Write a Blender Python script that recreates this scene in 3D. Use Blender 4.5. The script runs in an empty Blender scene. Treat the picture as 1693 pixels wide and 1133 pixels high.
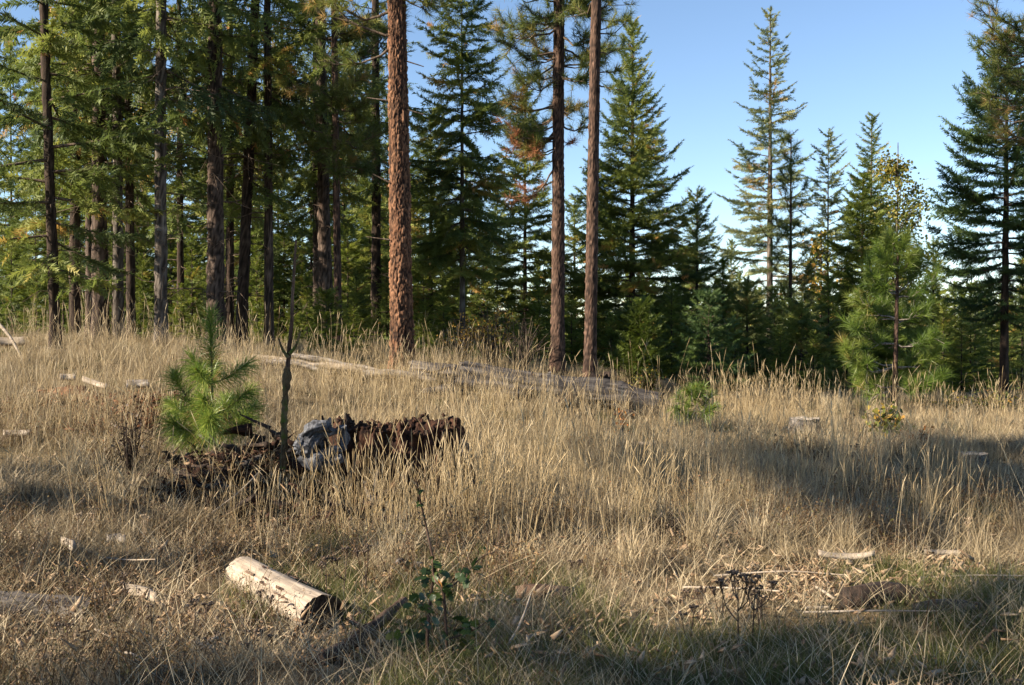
import bpy, math, random
import numpy as np
from mathutils import Vector, Euler, Matrix

# ------------------------------------------------------------------ camera, sky, sun, exposure
scene = bpy.context.scene
FPX, CX, HY, CAMZ = 1787.0, 846.5, 540.0, 1.6          # focal length and horizon in photo pixels, eye height in metres
cam_data = bpy.data.cameras.new('camera')
cam_data.sensor_width = 36.0
cam_data.lens = 36.0 * FPX / 1693.0
cam_data.clip_start, cam_data.clip_end = 0.1, 6000.0
cam = bpy.data.objects.new('camera', cam_data)
cam.location = (0, 0, CAMZ)
cam.rotation_euler = (math.radians(90) - math.atan(26.5 / FPX), 0, 0)
scene.collection.objects.link(cam)
scene.camera = cam

SUN_EL, SUN_TOWARD = 26.0, 20.0                        # elevation; degrees from pure left towards the camera
world = bpy.data.worlds.new('World'); scene.world = world; world.use_nodes = True
wn = world.node_tree
sky = wn.nodes.new('ShaderNodeTexSky'); sky.sky_type = 'NISHITA'; sky.sun_disc = False
sky.sun_elevation = math.radians(SUN_EL); sky.sun_rotation = math.radians(270 - SUN_TOWARD)
sky.air_density, sky.dust_density, sky.ozone_density, sky.altitude = 1.0, 0.0, 2.0, 1500
bg = wn.nodes['Background']; bg.inputs['Strength'].default_value = 0.07
wn.links.new(sky.outputs[0], bg.inputs['Color'])
sd = bpy.data.lights.new('sun', 'SUN'); sd.energy = 5.0; sd.angle = math.radians(0.5); sd.color = (1.0, 0.86, 0.68)
sun = bpy.data.objects.new('sun', sd); scene.collection.objects.link(sun)
ce, a = math.cos(math.radians(SUN_EL)), math.radians(SUN_TOWARD)
TO_SUN = Vector((-ce * math.cos(a), -ce * math.sin(a), math.sin(math.radians(SUN_EL))))
sun.rotation_euler = TO_SUN.to_track_quat('Z', 'Y').to_euler()
vs = scene.view_settings
vs.view_transform, vs.look, vs.exposure, vs.gamma, vs.use_curve_mapping = 'Standard', 'None', 1.6, 1.0, False
scene.cycles.max_bounces = 6; scene.cycles.diffuse_bounces = 3; scene.cycles.transmission_bounces = 3
scene.cycles.glossy_bounces = 2; scene.cycles.transparent_max_bounces = 4
scene.cycles.use_denoising = True; scene.cycles.denoiser = 'OPENIMAGEDENOISE'; scene.cycles.denoising_input_passes = 'RGB_ALBEDO_NORMAL'; scene.cycles.denoising_prefilter = 'ACCURATE'

COL = scene.collection
R = np.random.default_rng(7)

# ------------------------------------------------------------------ helpers
def vnoise(p, seed=0):
    p = np.asarray(p, float); i = np.floor(p).astype(np.int64); f = p - i; f = f * f * (3 - 2 * f)
    def h(ix, iy, iz):
        n = (ix * 374761393 + iy * 668265263 + iz * 2147483647 + seed * 1274126177) & 0xffffffff
        n = ((n ^ (n >> 13)) * 1274126177) & 0xffffffff
        return ((n ^ (n >> 16)) & 0xffff) / 65535.0
    o = 0
    for dx in (0, 1):
        for dy in (0, 1):
            for dz in (0, 1):
                w = (f[..., 0] if dx else 1 - f[..., 0]) * (f[..., 1] if dy else 1 - f[..., 1]) * (f[..., 2] if dz else 1 - f[..., 2])
                o = o + w * h(i[..., 0] + dx, i[..., 1] + dy, i[..., 2] + dz)
    return o * 2 - 1

def fbm(p, octv=4, seed=0):
    p = np.asarray(p, float); o = 0; a = 0.5
    for k in range(octv):
        o = o + a * vnoise(p * 2 ** k + 17.3 * k, seed + k); a *= 0.5
    return o

CP = []
def cp(py, d, *pxz):
    for px, z in pxz: CP.append(((px - CX) / FPX * d, d, z))
cp(0, 3, (-400, .05), (850, 0), (2000, 0)); cp(0, 4.8, (0, .05), (850, 0), (1693, 0)); cp(0, 6, (0, .05), (850, 0), (1693, 0))
cp(0, 7.5, (0, .15), (400, .05), (850, 0), (1693, 0)); cp(0, 9.5, (0, .33), (400, .2), (850, .0), (1300, 0), (1693, 0))
cp(0, 12, (0, .6), (300, .5), (600, .22), (850, .05), (1300, 0), (1693, 0))
cp(0, 15, (0, .95), (300, .85), (600, .52), (850, .25), (1100, .1), (1400, 0), (1693, -.02))
cp(0, 18, (0, 1.2), (300, 1.12), (660, .8), (920, .6), (1100, .3), (1400, 0), (1693, -.05))
cp(0, 22, (0, 1.28), (300, 1.2), (600, 1.0), (850, .75), (1100, .3), (1400, -.05), (1693, -.1))
cp(0, 26, (0, 1.25), (400, 1.1), (850, .65), (1200, .1), (1693, -.15)); cp(0, 35, (0, 1.0), (400, .9), (850, .3), (1200, -.3), (1693, -.6))
cp(0, 60, (0, -.6), (850, -1.2), (1693, -2.2)); cp(0, 120, (-400, -4.5), (850, -5), (2000, -6)); cp(0, 300, (-800, -10), (850, -11), (2400, -12))
cp(0, 1500, (-1500, -14), (850, -14), (3000, -14))
CP += [(-15, 5, .5), (-25, 12, 1.2), (-40, 0, 1.5), (15, 5, 0), (22, 18, -.3), (-10, -10, .1), (10, -10, 0), (0, -60, 0), (-80, -20, 1), (80, -20, -1), (900, 0, -12), (-900, 0, -8), (0, -900, -5)]
CP = np.array(CP); _C = 2.5
def _phi(a, b): return np.sqrt(((a[:, None, :2] - b[None, :, :2]) ** 2).sum(-1) + _C * _C)
_n = len(CP); _A = np.zeros((_n + 1, _n + 1)); _A[:_n, :_n] = _phi(CP, CP) + np.eye(_n) * 0.02; _A[:_n, _n] = 1; _A[_n, :_n] = 1
_W = np.linalg.solve(_A, np.append(CP[:, 2], 0))
MOUNDS = [(-1.8, 9.3, .6, .45, .36), (-2.5, 9.2, .5, .4, .14), (-3.9, 12.3, .9, .5, .14), (-1.1, 9.25, .7, .5, .08)]
def ground(x, y):
    x = np.atleast_1d(np.asarray(x, float)); y = np.atleast_1d(np.asarray(y, float)); sh = x.shape
    q = np.stack([x.ravel(), y.ravel()], 1); z = np.zeros(len(q))
    for s in range(0, len(q), 20000): z[s:s + 20000] = _phi(q[s:s + 20000], CP) @ _W[:_n] + _W[_n]
    near = np.clip(1 - (np.abs(q[:, 1]) - 40) / 60, 0, 1)
    z += near * (0.05 * vnoise(np.c_[q * 0.9, q[:, :1] * 0], 3) + 0.025 * vnoise(np.c_[q * 2.7, q[:, :1] * 0], 5))
    for mx, my, rx, ry, hh in MOUNDS: z += hh * np.exp(-((q[:, 0] - mx) / rx) ** 2 - ((q[:, 1] - my) / ry) ** 2)
    return z.reshape(sh)
def gz(x, y): return float(ground(x, y)[0])
def PX(px, d): return (px - CX) / FPX * d
def PZ(py, d): return CAMZ - d * (py - HY) / FPX
def P3(px, py, d): return np.array((PX(px, d), d, PZ(py, d)))

def mesh(name, V, F, mat=None, var=None, smooth=False):
    """F: array or list of arrays of equal-length faces"""
    if not isinstance(F, (list, tuple)): F = [F]
    F = [np.asarray(f, np.int32) for f in F if len(f)]
    V = np.asarray(V, np.float32)
    me = bpy.data.meshes.new(name)
    me.vertices.add(len(V)); me.vertices.foreach_set('co', V.ravel())
    loops = np.concatenate([f.ravel() for f in F]); tot = np.concatenate([np.full(len(f), f.shape[1], np.int32) for f in F])
    me.loops.add(len(loops)); me.loops.foreach_set('vertex_index', loops)
    me.polygons.add(len(tot)); me.polygons.foreach_set('loop_start', np.concatenate([[0], np.cumsum(tot)[:-1]]).astype(np.int32))
    if smooth: me.polygons.foreach_set('use_smooth', np.ones(len(tot), bool))
    if var is not None:
        var = np.asarray(var, np.float32)
        at = me.attributes.new('var', 'FLOAT_COLOR', 'POINT')
        if var.ndim == 1: var = np.stack([var] * 3, 1)
        c = np.ones((len(V), 4), np.float32); c[:, :var.shape[1]] = var
        at.data.foreach_set('color', c.ravel())
    me.update(calc_edges=True)
    if mat: me.materials.append(mat)
    return me

def link(name, me, parent=None, loc=(0, 0, 0), rot=(0, 0, 0), **props):
    o = bpy.data.objects.new(name, me); COL.objects.link(o)
    o.location = loc; o.rotation_euler = rot
    if parent: o.parent = parent
    for k, v in props.items():
        if v is not None: o[k] = v
    return o
def thing(name, label, cat, loc=(0, 0, 0), rot=(0, 0, 0), group=None):
    return link(name, None, None, loc, rot, label=label, category=cat, group=group)

class MB:
    def __init__(s): s.V, s.F, s.C, s.n = [], {}, [], 0
    def add(s, V, F, c=0.5):
        V = np.asarray(V, float); F = np.asarray(F, int)
        if not len(V) or not len(F): return
        s.V.append(V); s.F.setdefault(F.shape[1], []).append(F + s.n)
        c = np.asarray(c, float)
        if c.ndim == 0: c = np.full((len(V), 3), float(c))
        elif c.ndim == 1 and len(c) == len(V): c = np.stack([c] * 3, 1)
        elif c.ndim == 1: c = np.tile(c, (len(V), 1))
        s.C.append(c); s.n += len(V)
    def mesh(s, name, mat, smooth=False):
        return mesh(name, np.concatenate(s.V), [np.concatenate(f) for f in s.F.values()], mat, np.concatenate(s.C), smooth)

def unit(v): v = np.asarray(v, float); return v / np.maximum(np.linalg.norm(v, axis=-1, keepdims=True), 1e-9)
def frames(P):
    T = unit(np.gradient(P, axis=0)); up = np.array((0, 0, 1.)) if abs(T[0, 2]) < 0.9 else np.array((0, 1., 0))
    X = np.zeros_like(P); X[0] = unit(np.cross(up, T[0]))
    for i in range(1, len(P)):
        x = X[i - 1] - T[i] * np.dot(X[i - 1], T[i]); X[i] = unit(x)
    return T, X, np.cross(T, X)
def tube(P, r, sides=6, cap=True, disp=None):
    P = np.asarray(P, float); n = len(P); r = np.broadcast_to(r, (n,)).astype(float)
    T, X, Y = frames(P); th = np.arange(sides) / sides * 2 * np.pi
    rr = r[:, None] * np.ones(sides)
    if disp is not None: rr = rr + disp
    V = P[:, None] + rr[..., None] * (np.cos(th)[None, :, None] * X[:, None] + np.sin(th)[None, :, None] * Y[:, None])
    V = V.reshape(-1, 3); i = np.arange(n - 1)[:, None] * sides; j = np.arange(sides)[None]; k = (j + 1) % sides
    F = np.stack([i + j, i + k, i + sides + k, i + sides + j], -1).reshape(-1, 4)
    return V, F
def capfan(V, sides, first, centre):
    """triangles closing a tube end; returns extra vertex and faces"""
    b = 0 if first else len(V) - sides
    j = np.arange(sides); k = (j + 1) % sides
    F = np.stack([np.full(sides, len(V)), b + (k if first else j), b + (j if first else k)], 1)
    return np.vstack([V, centre]), F
def add_tube(mb, P, r, sides=6, c=0.5, disp=None, caps=True):
    V, F = tube(P, r, sides, disp=disp); o = mb.n; mb.add(V, F, c)
    if caps:
        for first in (True, False):
            ring = V[:sides] if first else V[-sides:]
            VV = np.vstack([ring, ring.mean(0)]); j = np.arange(sides); k = (j + 1) % sides
            FF = np.stack([np.full(sides, sides), k if first else j, j if first else k], 1)
            cc = c if np.ndim(c) == 0 or len(np.shape(c)) == 1 and len(c) == 3 else 0.5
            mb.add(VV, FF, cc)
def spline(pts, n):
    pts = np.asarray(pts, float); t = np.linspace(0, len(pts) - 1, n); P = np.vstack([2 * pts[0] - pts[1], pts, 2 * pts[-1] - pts[-2]])
    i = np.minimum(t.astype(int), len(pts) - 2); f = (t - i)[:, None]
    a, b, c, d = P[i], P[i + 1], P[i + 2], P[i + 3]
    return 0.5 * (2 * b + (c - a) * f + (2 * a - 5 * b + 4 * c - d) * f ** 2 + (3 * b - a - 3 * c + d) * f ** 3)

def instance(templ, P, X, Zu, L, var=None, rng=R):
    """copies of small templates (V,T) placed at P along X, scaled L; returns V,T,var"""
    P, X = np.asarray(P, float), unit(X); Zu = np.broadcast_to(np.asarray(Zu, float), P.shape)
    Y = unit(np.cross(Zu, X)); Z = np.cross(X, Y); L = np.broadcast_to(L, (len(P),))
    if var is None: var = rng.random(len(P))
    pick = rng.integers(0, len(templ), len(P)); VV, TT, CC, off = [], [], [], 0
    for k, (tv, tt) in enumerate(templ):
        m = pick == k
        if not m.any(): continue
        V = P[m][:, None] + L[m][:, None, None] * (tv[None, :, 0:1] * X[m][:, None] + tv[None, :, 1:2] * Y[m][:, None] + tv[None, :, 2:3] * Z[m][:, None])
        n = len(V); VV.append(V.reshape(-1, 3)); TT.append((tt[None] + (np.arange(n) * len(tv))[:, None, None]).reshape(-1, 3) + off)
        CC.append(np.repeat(var[m], len(tv))); off += n * len(tv)
    return np.concatenate(VV), np.concatenate(TT), np.concatenate(CC)

# ------------------------------------------------------------------ materials
def nodes(name):
    m = bpy.data.materials.new(name); m.use_nodes = True; t = m.node_tree
    return m, t, t.nodes, t.links, t.nodes['Principled BSDF']
def ramp(N, L, src, stops):
    r = N.new('ShaderNodeValToRGB'); e = r.color_ramp.elements
    while len(e) < len(stops): e.new(0.5)
    for q, (p, c) in zip(e, stops): q.position = p; q.color = (*c, 1)
    L.new(src, r.inputs[0]); return r.outputs[0]
def noise(N, L, scale, detail=4, vec=None, rough=0.6):
    n = N.new('ShaderNodeTexNoise'); n.inputs['Scale'].default_value = scale; n.inputs['Detail'].default_value = detail; n.inputs['Roughness'].default_value = rough
    if vec is not None: L.new(vec, n.inputs['Vector'])
    return n.outputs['Fac']
def mix(N, L, a, b, fac, mode='MIX'):
    m = N.new('ShaderNodeMix'); m.data_type = 'RGBA'; m.blend_type = mode
    for s, v in ((m.inputs['Factor'], fac), (m.inputs['A'], a), (m.inputs['B'], b)):
        if hasattr(v, 'links') or hasattr(v, 'is_linked'): L.new(v, s)
        elif np.ndim(v): s.default_value = (*v, 1)
        else: s.default_value = v
    return m.outputs['Result']
def attr(N, name='var'):
    a = N.new('ShaderNodeAttribute'); a.attribute_name = name; return a
def sepc(N, L, col):
    s = N.new('ShaderNodeSeparateColor'); L.new(col, s.inputs[0]); return s.outputs
def math_(N, L, op, a, b):
    m = N.new('ShaderNodeMath'); m.operation = op
    for s, v in zip(m.inputs, (a, b)):
        if hasattr(v, 'is_linked'): L.new(v, s)
        else: s.default_value = v
    return m.outputs[0]

def leaf_mat(name, stops, trans=0.35, rough=0.6, patch=None, inst=False):
    """foliage: colour by the 'var' attribute, part of the light passes through"""
    m, t, N, L, b = nodes(name)
    v = sepc(N, L, attr(N).outputs['Color'])[0]
    if inst:
        oi = N.new('ShaderNodeObjectInfo'); v = math_(N, L, 'ADD', math_(N, L, 'MULTIPLY', v, 0.65), math_(N, L, 'MULTIPLY', oi.outputs['Random'], 0.35))
    c = ramp(N, L, v, stops)
    if patch:
        g = N.new('ShaderNodeNewGeometry'); f = noise(N, L, patch[0], 3, g.outputs['Position'])
        f = ramp(N, L, f, [(patch[2], (0, 0, 0)), (patch[3], (1, 1, 1))]); c = mix(N, L, c, patch[1], math_(N, L, 'MULTIPLY', f, patch[4]))
    L.new(c, b.inputs['Base Color']); b.inputs['Roughness'].default_value = rough; b.inputs['Specular IOR Level'].default_value = 0.4
    tr = N.new('ShaderNodeBsdfTranslucent'); L.new(c, tr.inputs['Color'])
    ms = N.new('ShaderNodeMixShader'); ms.inputs[0].default_value = trans
    L.new(b.outputs[0], ms.inputs[1]); L.new(tr.outputs[0], ms.inputs[2]); L.new(ms.outputs[0], N['Material Output'].inputs['Surface'])
    return m

def bark_mat(name, furrow, plate_a, plate_b, stretch=0.18, scale=14, bump=0.6, geo=False, moss=None):
    m, t, N, L, b = nodes(name)
    tc = N.new('ShaderNodeTexCoord'); mp = N.new('ShaderNodeMapping'); mp.inputs['Scale'].default_value = (1, 1, stretch); L.new(tc.outputs['Object'], mp.inputs[0])
    n1 = noise(N, L, scale, 6, mp.outputs[0], 0.7); n2 = noise(N, L, scale * 0.25, 3, tc.outputs['Object'])
    f = ramp(N, L, n1, [(0.36, (0, 0, 0)), (0.56, (1, 1, 1))])
    pl = mix(N, L, plate_a, plate_b, ramp(N, L, n2, [(0.35, (0, 0, 0)), (0.65, (1, 1, 1))]))
    if geo:
        s = sepc(N, L, attr(N).outputs['Color']); n3 = noise(N, L, 60, 4, tc.outputs['Object'])
        pl = mix(N, L, pl, tuple(min(1, 1.5 * c) for c in plate_b), math_(N, L, 'MULTIPLY', math_(N, L, 'POWER', s[1], 2.0), 0.9))
        f = math_(N, L, 'MULTIPLY', math_(N, L, 'ADD', math_(N, L, 'MULTIPLY', f, 0.35), 0.65), s[0])
        pl = mix(N, L, pl, tuple(c * 0.55 for c in plate_a), math_(N, L, 'MULTIPLY', n3, 0.45))
        pl = mix(N, L, pl, (0.05, 0.032, 0.022), s[2])
    c = mix(N, L, furrow, pl, f)
    if moss:
        nm = noise(N, L, 9, 4, tc.outputs['Object']); c = mix(N, L, c, moss, ramp(N, L, nm, [(0.5, (0, 0, 0)), (0.62, (1, 1, 1))]))
    L.new(c, b.inputs['Base Color']); b.inputs['Roughness'].default_value = 0.9; b.inputs['Specular IOR Level'].default_value = 0.15
    bp = N.new('ShaderNodeBump'); bp.inputs['Strength'].default_value = bump; bp.inputs['Distance'].default_value = 0.03
    L.new(n1, bp.inputs['Height']); L.new(bp.outputs[0], b.inputs['Normal'])
    return m

def wood_mat(name, dark, mid, light, along=(1, 1, 1), scale=8, bump=0.5, lo=0.35, hi=0.68):
    m, t, N, L, b = nodes(name)
    tc = N.new('ShaderNodeTexCoord'); mp = N.new('ShaderNodeMapping'); mp.inputs['Scale'].default_value = along; L.new(tc.outputs['Object'], mp.inputs[0])
    n1 = noise(N, L, scale, 8, mp.outputs[0], 0.65); n2 = noise(N, L, scale * 3.1, 5, mp.outputs[0])
    c = ramp(N, L, n1, [(lo, dark), (0.5, mid), (hi, light)])
    c = mix(N, L, c, dark, math_(N, L, 'MULTIPLY', ramp(N, L, n2, [(0.55, (0, 0, 0)), (0.7, (1, 1, 1))]), 0.6))
    L.new(c, b.inputs['Base Color']); b.inputs['Roughness'].default_value = 0.85; b.inputs['Specular IOR Level'].default_value = 0.2
    bp = N.new('ShaderNodeBump'); bp.inputs['Strength'].default_value = bump; bp.inputs['Distance'].default_value = 0.015
    L.new(n1, bp.inputs['Height']); L.new(bp.outputs[0], b.inputs['Normal'])
    return m

M_fir = leaf_mat('fir_needles', [(0, (0.056, 0.087, 0.029)), (.5, (0.148, 0.190, 0.042)), (.85, (0.263, 0.284, 0.060)), (1, (0.438, 0.230, 0.071))], 0.42)
M_firblue = leaf_mat('blue_green_needles', [(0, (0.066, 0.103, 0.045)), (.5, (0.181, 0.210, 0.082)), (.9, (0.316, 0.309, 0.123)), (1, (0.497, 0.268, 0.103))], 0.42)
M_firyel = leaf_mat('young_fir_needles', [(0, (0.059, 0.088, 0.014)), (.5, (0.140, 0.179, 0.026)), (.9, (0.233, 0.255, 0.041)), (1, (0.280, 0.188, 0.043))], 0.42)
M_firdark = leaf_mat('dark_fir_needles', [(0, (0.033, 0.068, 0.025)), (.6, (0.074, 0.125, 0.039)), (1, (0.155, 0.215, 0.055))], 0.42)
M_pine = leaf_mat('pine_needles', [(0, (0.056, 0.090, 0.021)), (.5, (0.140, 0.170, 0.035)), (.86, (0.250, 0.250, 0.062)), (1, (0.440, 0.240, 0.088))], 0.42, 0.45)
M_pinedead = leaf_mat('dead_pine_needles', [(0, (0.216, 0.081, 0.034)), (.5, (0.351, 0.149, 0.068)), (1, (0.459, 0.243, 0.121))], 0.3)
M_pineyoung = leaf_mat('young_pine_needles', [(0, (0.059, 0.106, 0.015)), (.5, (0.126, 0.187, 0.028)), (.9, (0.212, 0.250, 0.052)), (1, (0.371, 0.237, 0.077))], 0.35, 0.45)
M_sapling = leaf_mat('sapling_needles', [(0, (0.077, 0.137, 0.021)), (.5, (0.182, 0.255, 0.040)), (.82, (0.312, 0.346, 0.072)), (.93, (0.750, 0.400, 0.129)), (1, (0.750, 0.510, 0.187))], 0.3, 0.4)
M_leafy = leaf_mat('yellow_green_leaves', [(0, (0.060, 0.091, 0.018)), (.5, (0.144, 0.156, 0.030)), (.8, (0.312, 0.234, 0.036)), (1, (0.456, 0.234, 0.048))], 0.45)
M_gold = leaf_mat('golden_leaves', [(0, (.20, .11, .015)), (.5, (.36, .21, .03)), (1, (.46, .30, .05))], 0.4)
M_orange = leaf_mat('orange_leaves', [(0, (.28, .09, .02)), (1, (.48, .20, .04))], 0.4)
M_green_leaf = leaf_mat('dark_green_leaves', [(0, (.022, .045, .012)), (.6, (.055, .090, .020)), (.85, (.11, .12, .03)), (1, (.38, .18, .05))], 0.35, 0.4)
M_pinebark = bark_mat('orange_pine_bark', (.016, .010, .008), (.17, .080, .044), (.28, .150, .085), geo=True, scale=22)
M_pinebark2 = bark_mat('brown_pine_bark', (.016, .011, .009), (.10, .058, .040), (.165, .103, .074), geo=True, scale=18)
M_firbark = bark_mat('grey_brown_fir_bark', (.018, .013, .010), (.085, .056, .042), (.16, .12, .095), geo=True, scale=16)
M_greybark = bark_mat('pale_grey_bark', (.028, .022, .018), (.12, .10, .082), (.23, .20, .17), scale=16, geo=True)
M_darkbark = bark_mat('dark_brown_bark', (.014, .010, .008), (.055, .036, .026), (.095, .068, .05), scale=16, geo=True)
M_limb = bark_mat('limb_bark', (.03, .022, .016), (.10, .072, .05), (.17, .13, .10), scale=30, bump=0.3)
M_deadlimb = bark_mat('bare_limb_wood', (.07, .055, .045), (.20, .17, .14), (.33, .29, .25), scale=30, bump=0.3)
M_mossy = bark_mat('mossy_bark', (.03, .022, .012), (.095, .07, .04), (.15, .115, .065), scale=40, moss=(.075, .105, .018))
M_pale = wood_mat('bleached_wood', (.13, .10, .075), (.295, .245, .19), (.41, .35, .28), (.4, 4, 4), 6, 0.45, 0.3, 0.66)
M_silver = wood_mat('silver_grey_wood', (.045, .038, .034), (.19, .168, .148), (.38, .345, .30), (.4, 4, 4), 6, 0.7)
M_oldgrey = wood_mat('old_grey_log_wood', (.016, .013, .012), (.075, .066, .060), (.19, .17, .15), (.4, 4, 4), 5, 0.8)
M_shadedroot = wood_mat('shaded_grey_root_wood', (.018, .019, .022), (.075, .08, .092), (.19, .195, .21), (3, 3, 1.2), 12, 1.0)  # weathered grey wood dimmed and blued, its shade put into the colour
M_rot = wood_mat('red_brown_rot', (.008, .004, .003), (.036, .016, .009), (.095, .043, .023), (2.5, 2.5, 1), 11, 1.0, 0.38, 0.74)
M_shadedlog = wood_mat('shaded_grey_log_wood', (.010, .009, .009), (.040, .036, .035), (.115, .105, .098), (.4, 4, 4), 5, 0.8)  # darker copy of the old grey log wood, shade put into the colour
M_rotorange = wood_mat('orange_crumbled_rot', (.04, .016, .008), (.13, .056, .026), (.26, .13, .062), (2, 2, 2), 14, 1.0, 0.34, 0.68)
M_char = wood_mat('dark_stump_wood', (.010, .008, .007), (.035, .024, .018), (.085, .055, .04), (4, 4, .6), 9, 0.9)
M_cut = wood_mat('shaded_cut_end', (.016, .012, .009), (.048, .035, .025), (.11, .083, .058), (1, 1, 1), 30, 0.7)  # cut face coloured dark to carry the shade on it
M_stumptop = wood_mat('grey_cut_wood', (.12, .10, .08), (.30, .26, .21), (.42, .37, .31), (1, 1, 1), 14, 0.4)
M_darkstick = bark_mat('fallen_branch_bark', (.02, .012, .009), (.085, .05, .034), (.15, .10, .07), scale=25)
M_weed = leaf_mat('dry_weed', [(0, (.022, .013, .008)), (.5, (.05, .03, .018)), (1, (.12, .08, .05))], 0.05)
M_weedtan = leaf_mat('pale_dry_weed', [(0, (.20, .14, .085)), (1, (.36, .28, .19))], 0.1)

STRAW = [(0, (.085, .058, .032)), (.3, (.22, .165, .095)), (.6, (.40, .32, .195)), (.85, (.55, .46, .30)), (1, (.66, .57, .40))]
M_straw = leaf_mat('dry_grass', STRAW, 0.25, 0.55, inst=True, patch=(0.6, (.24, .19, .10), .5, .66, .6))
M_stalk = leaf_mat('golden_stalks', [(0, (.22, .145, .065)), (.5, (.42, .315, .165)), (1, (.60, .49, .31))], 0.2, 0.5, inst=True)
M_greeng = leaf_mat('green_grass', [(0, (.045, .055, .012)), (.6, (.10, .115, .028)), (1, (.24, .21, .07))], 0.35, inst=True)
M_scrub = leaf_mat('brown_scrub', [(0, (.045, .028, .015)), (.4, (.115, .065, .03)), (.7, (.20, .12, .045)), (.85, (.13, .12, .03)), (1, (.30, .09, .03))], 0.2, inst=True)
M_chips = wood_mat('wood_litter', (.06, .035, .02), (.22, .145, .085), (.44, .34, .23), (1, 1, 1), 6, 0.3)

m, t, N, L, b = nodes('soil_and_thatch'); M_ground = m
g = N.new('ShaderNodeNewGeometry')
n1 = noise(N, L, 0.7, 6, g.outputs['Position']); n2 = noise(N, L, 14, 8, g.outputs['Position'], 0.75)
c = mix(N, L, ramp(N, L, n2, [(.3, (.045, .032, .02)), (.5, (.13, .096, .055)), (.72, (.27, .21, .125))]), (.12, .092, .045), ramp(N, L, n1, [(.45, (0, 0, 0)), (.65, (.8, .8, .8))]))
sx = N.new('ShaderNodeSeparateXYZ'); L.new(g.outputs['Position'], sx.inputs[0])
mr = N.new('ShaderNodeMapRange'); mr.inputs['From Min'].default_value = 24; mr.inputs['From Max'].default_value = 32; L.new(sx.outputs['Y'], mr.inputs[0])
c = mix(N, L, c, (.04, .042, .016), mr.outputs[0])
L.new(c, b.inputs['Base Color']); b.inputs['Roughness'].default_value = 1; b.inputs['Specular IOR Level'].default_value = 0.05
bp = N.new('ShaderNodeBump'); bp.inputs['Strength'].default_value = 0.9; bp.inputs['Distance'].default_value = 0.03; L.new(n2, bp.inputs['Height']); L.new(bp.outputs[0], b.inputs['Normal'])

# ------------------------------------------------------------------ ground
def axis(lo, hi, c, fine, grow):
    out = [c]; s = fine; x = c
    while x < hi: x += s; s *= grow; out.append(x)
    s = fine; x = c
    while x > lo: x -= s; s *= grow; out.insert(0, x)
    return np.array(out)
xs = axis(-2500, 2500, 0, 0.17, 1.045); ys = axis(-1500, 4000, 9, 0.16, 1.04)
gx, gy = np.meshgrid(xs, ys); nz = ground(gx, gy)
V = np.stack([gx, gy, nz], -1).reshape(-1, 3); nx = len(xs)
i = np.arange(len(ys) - 1)[:, None] * nx + np.arange(nx - 1)[None]
F = np.stack([i, i + 1, i + nx + 1, i + nx], -1).reshape(-1, 4)
link('ground', mesh('ground', V, F, M_ground, smooth=True), kind='structure', label='gently rising rough clearing floor of dry soil and thatch')

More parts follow.
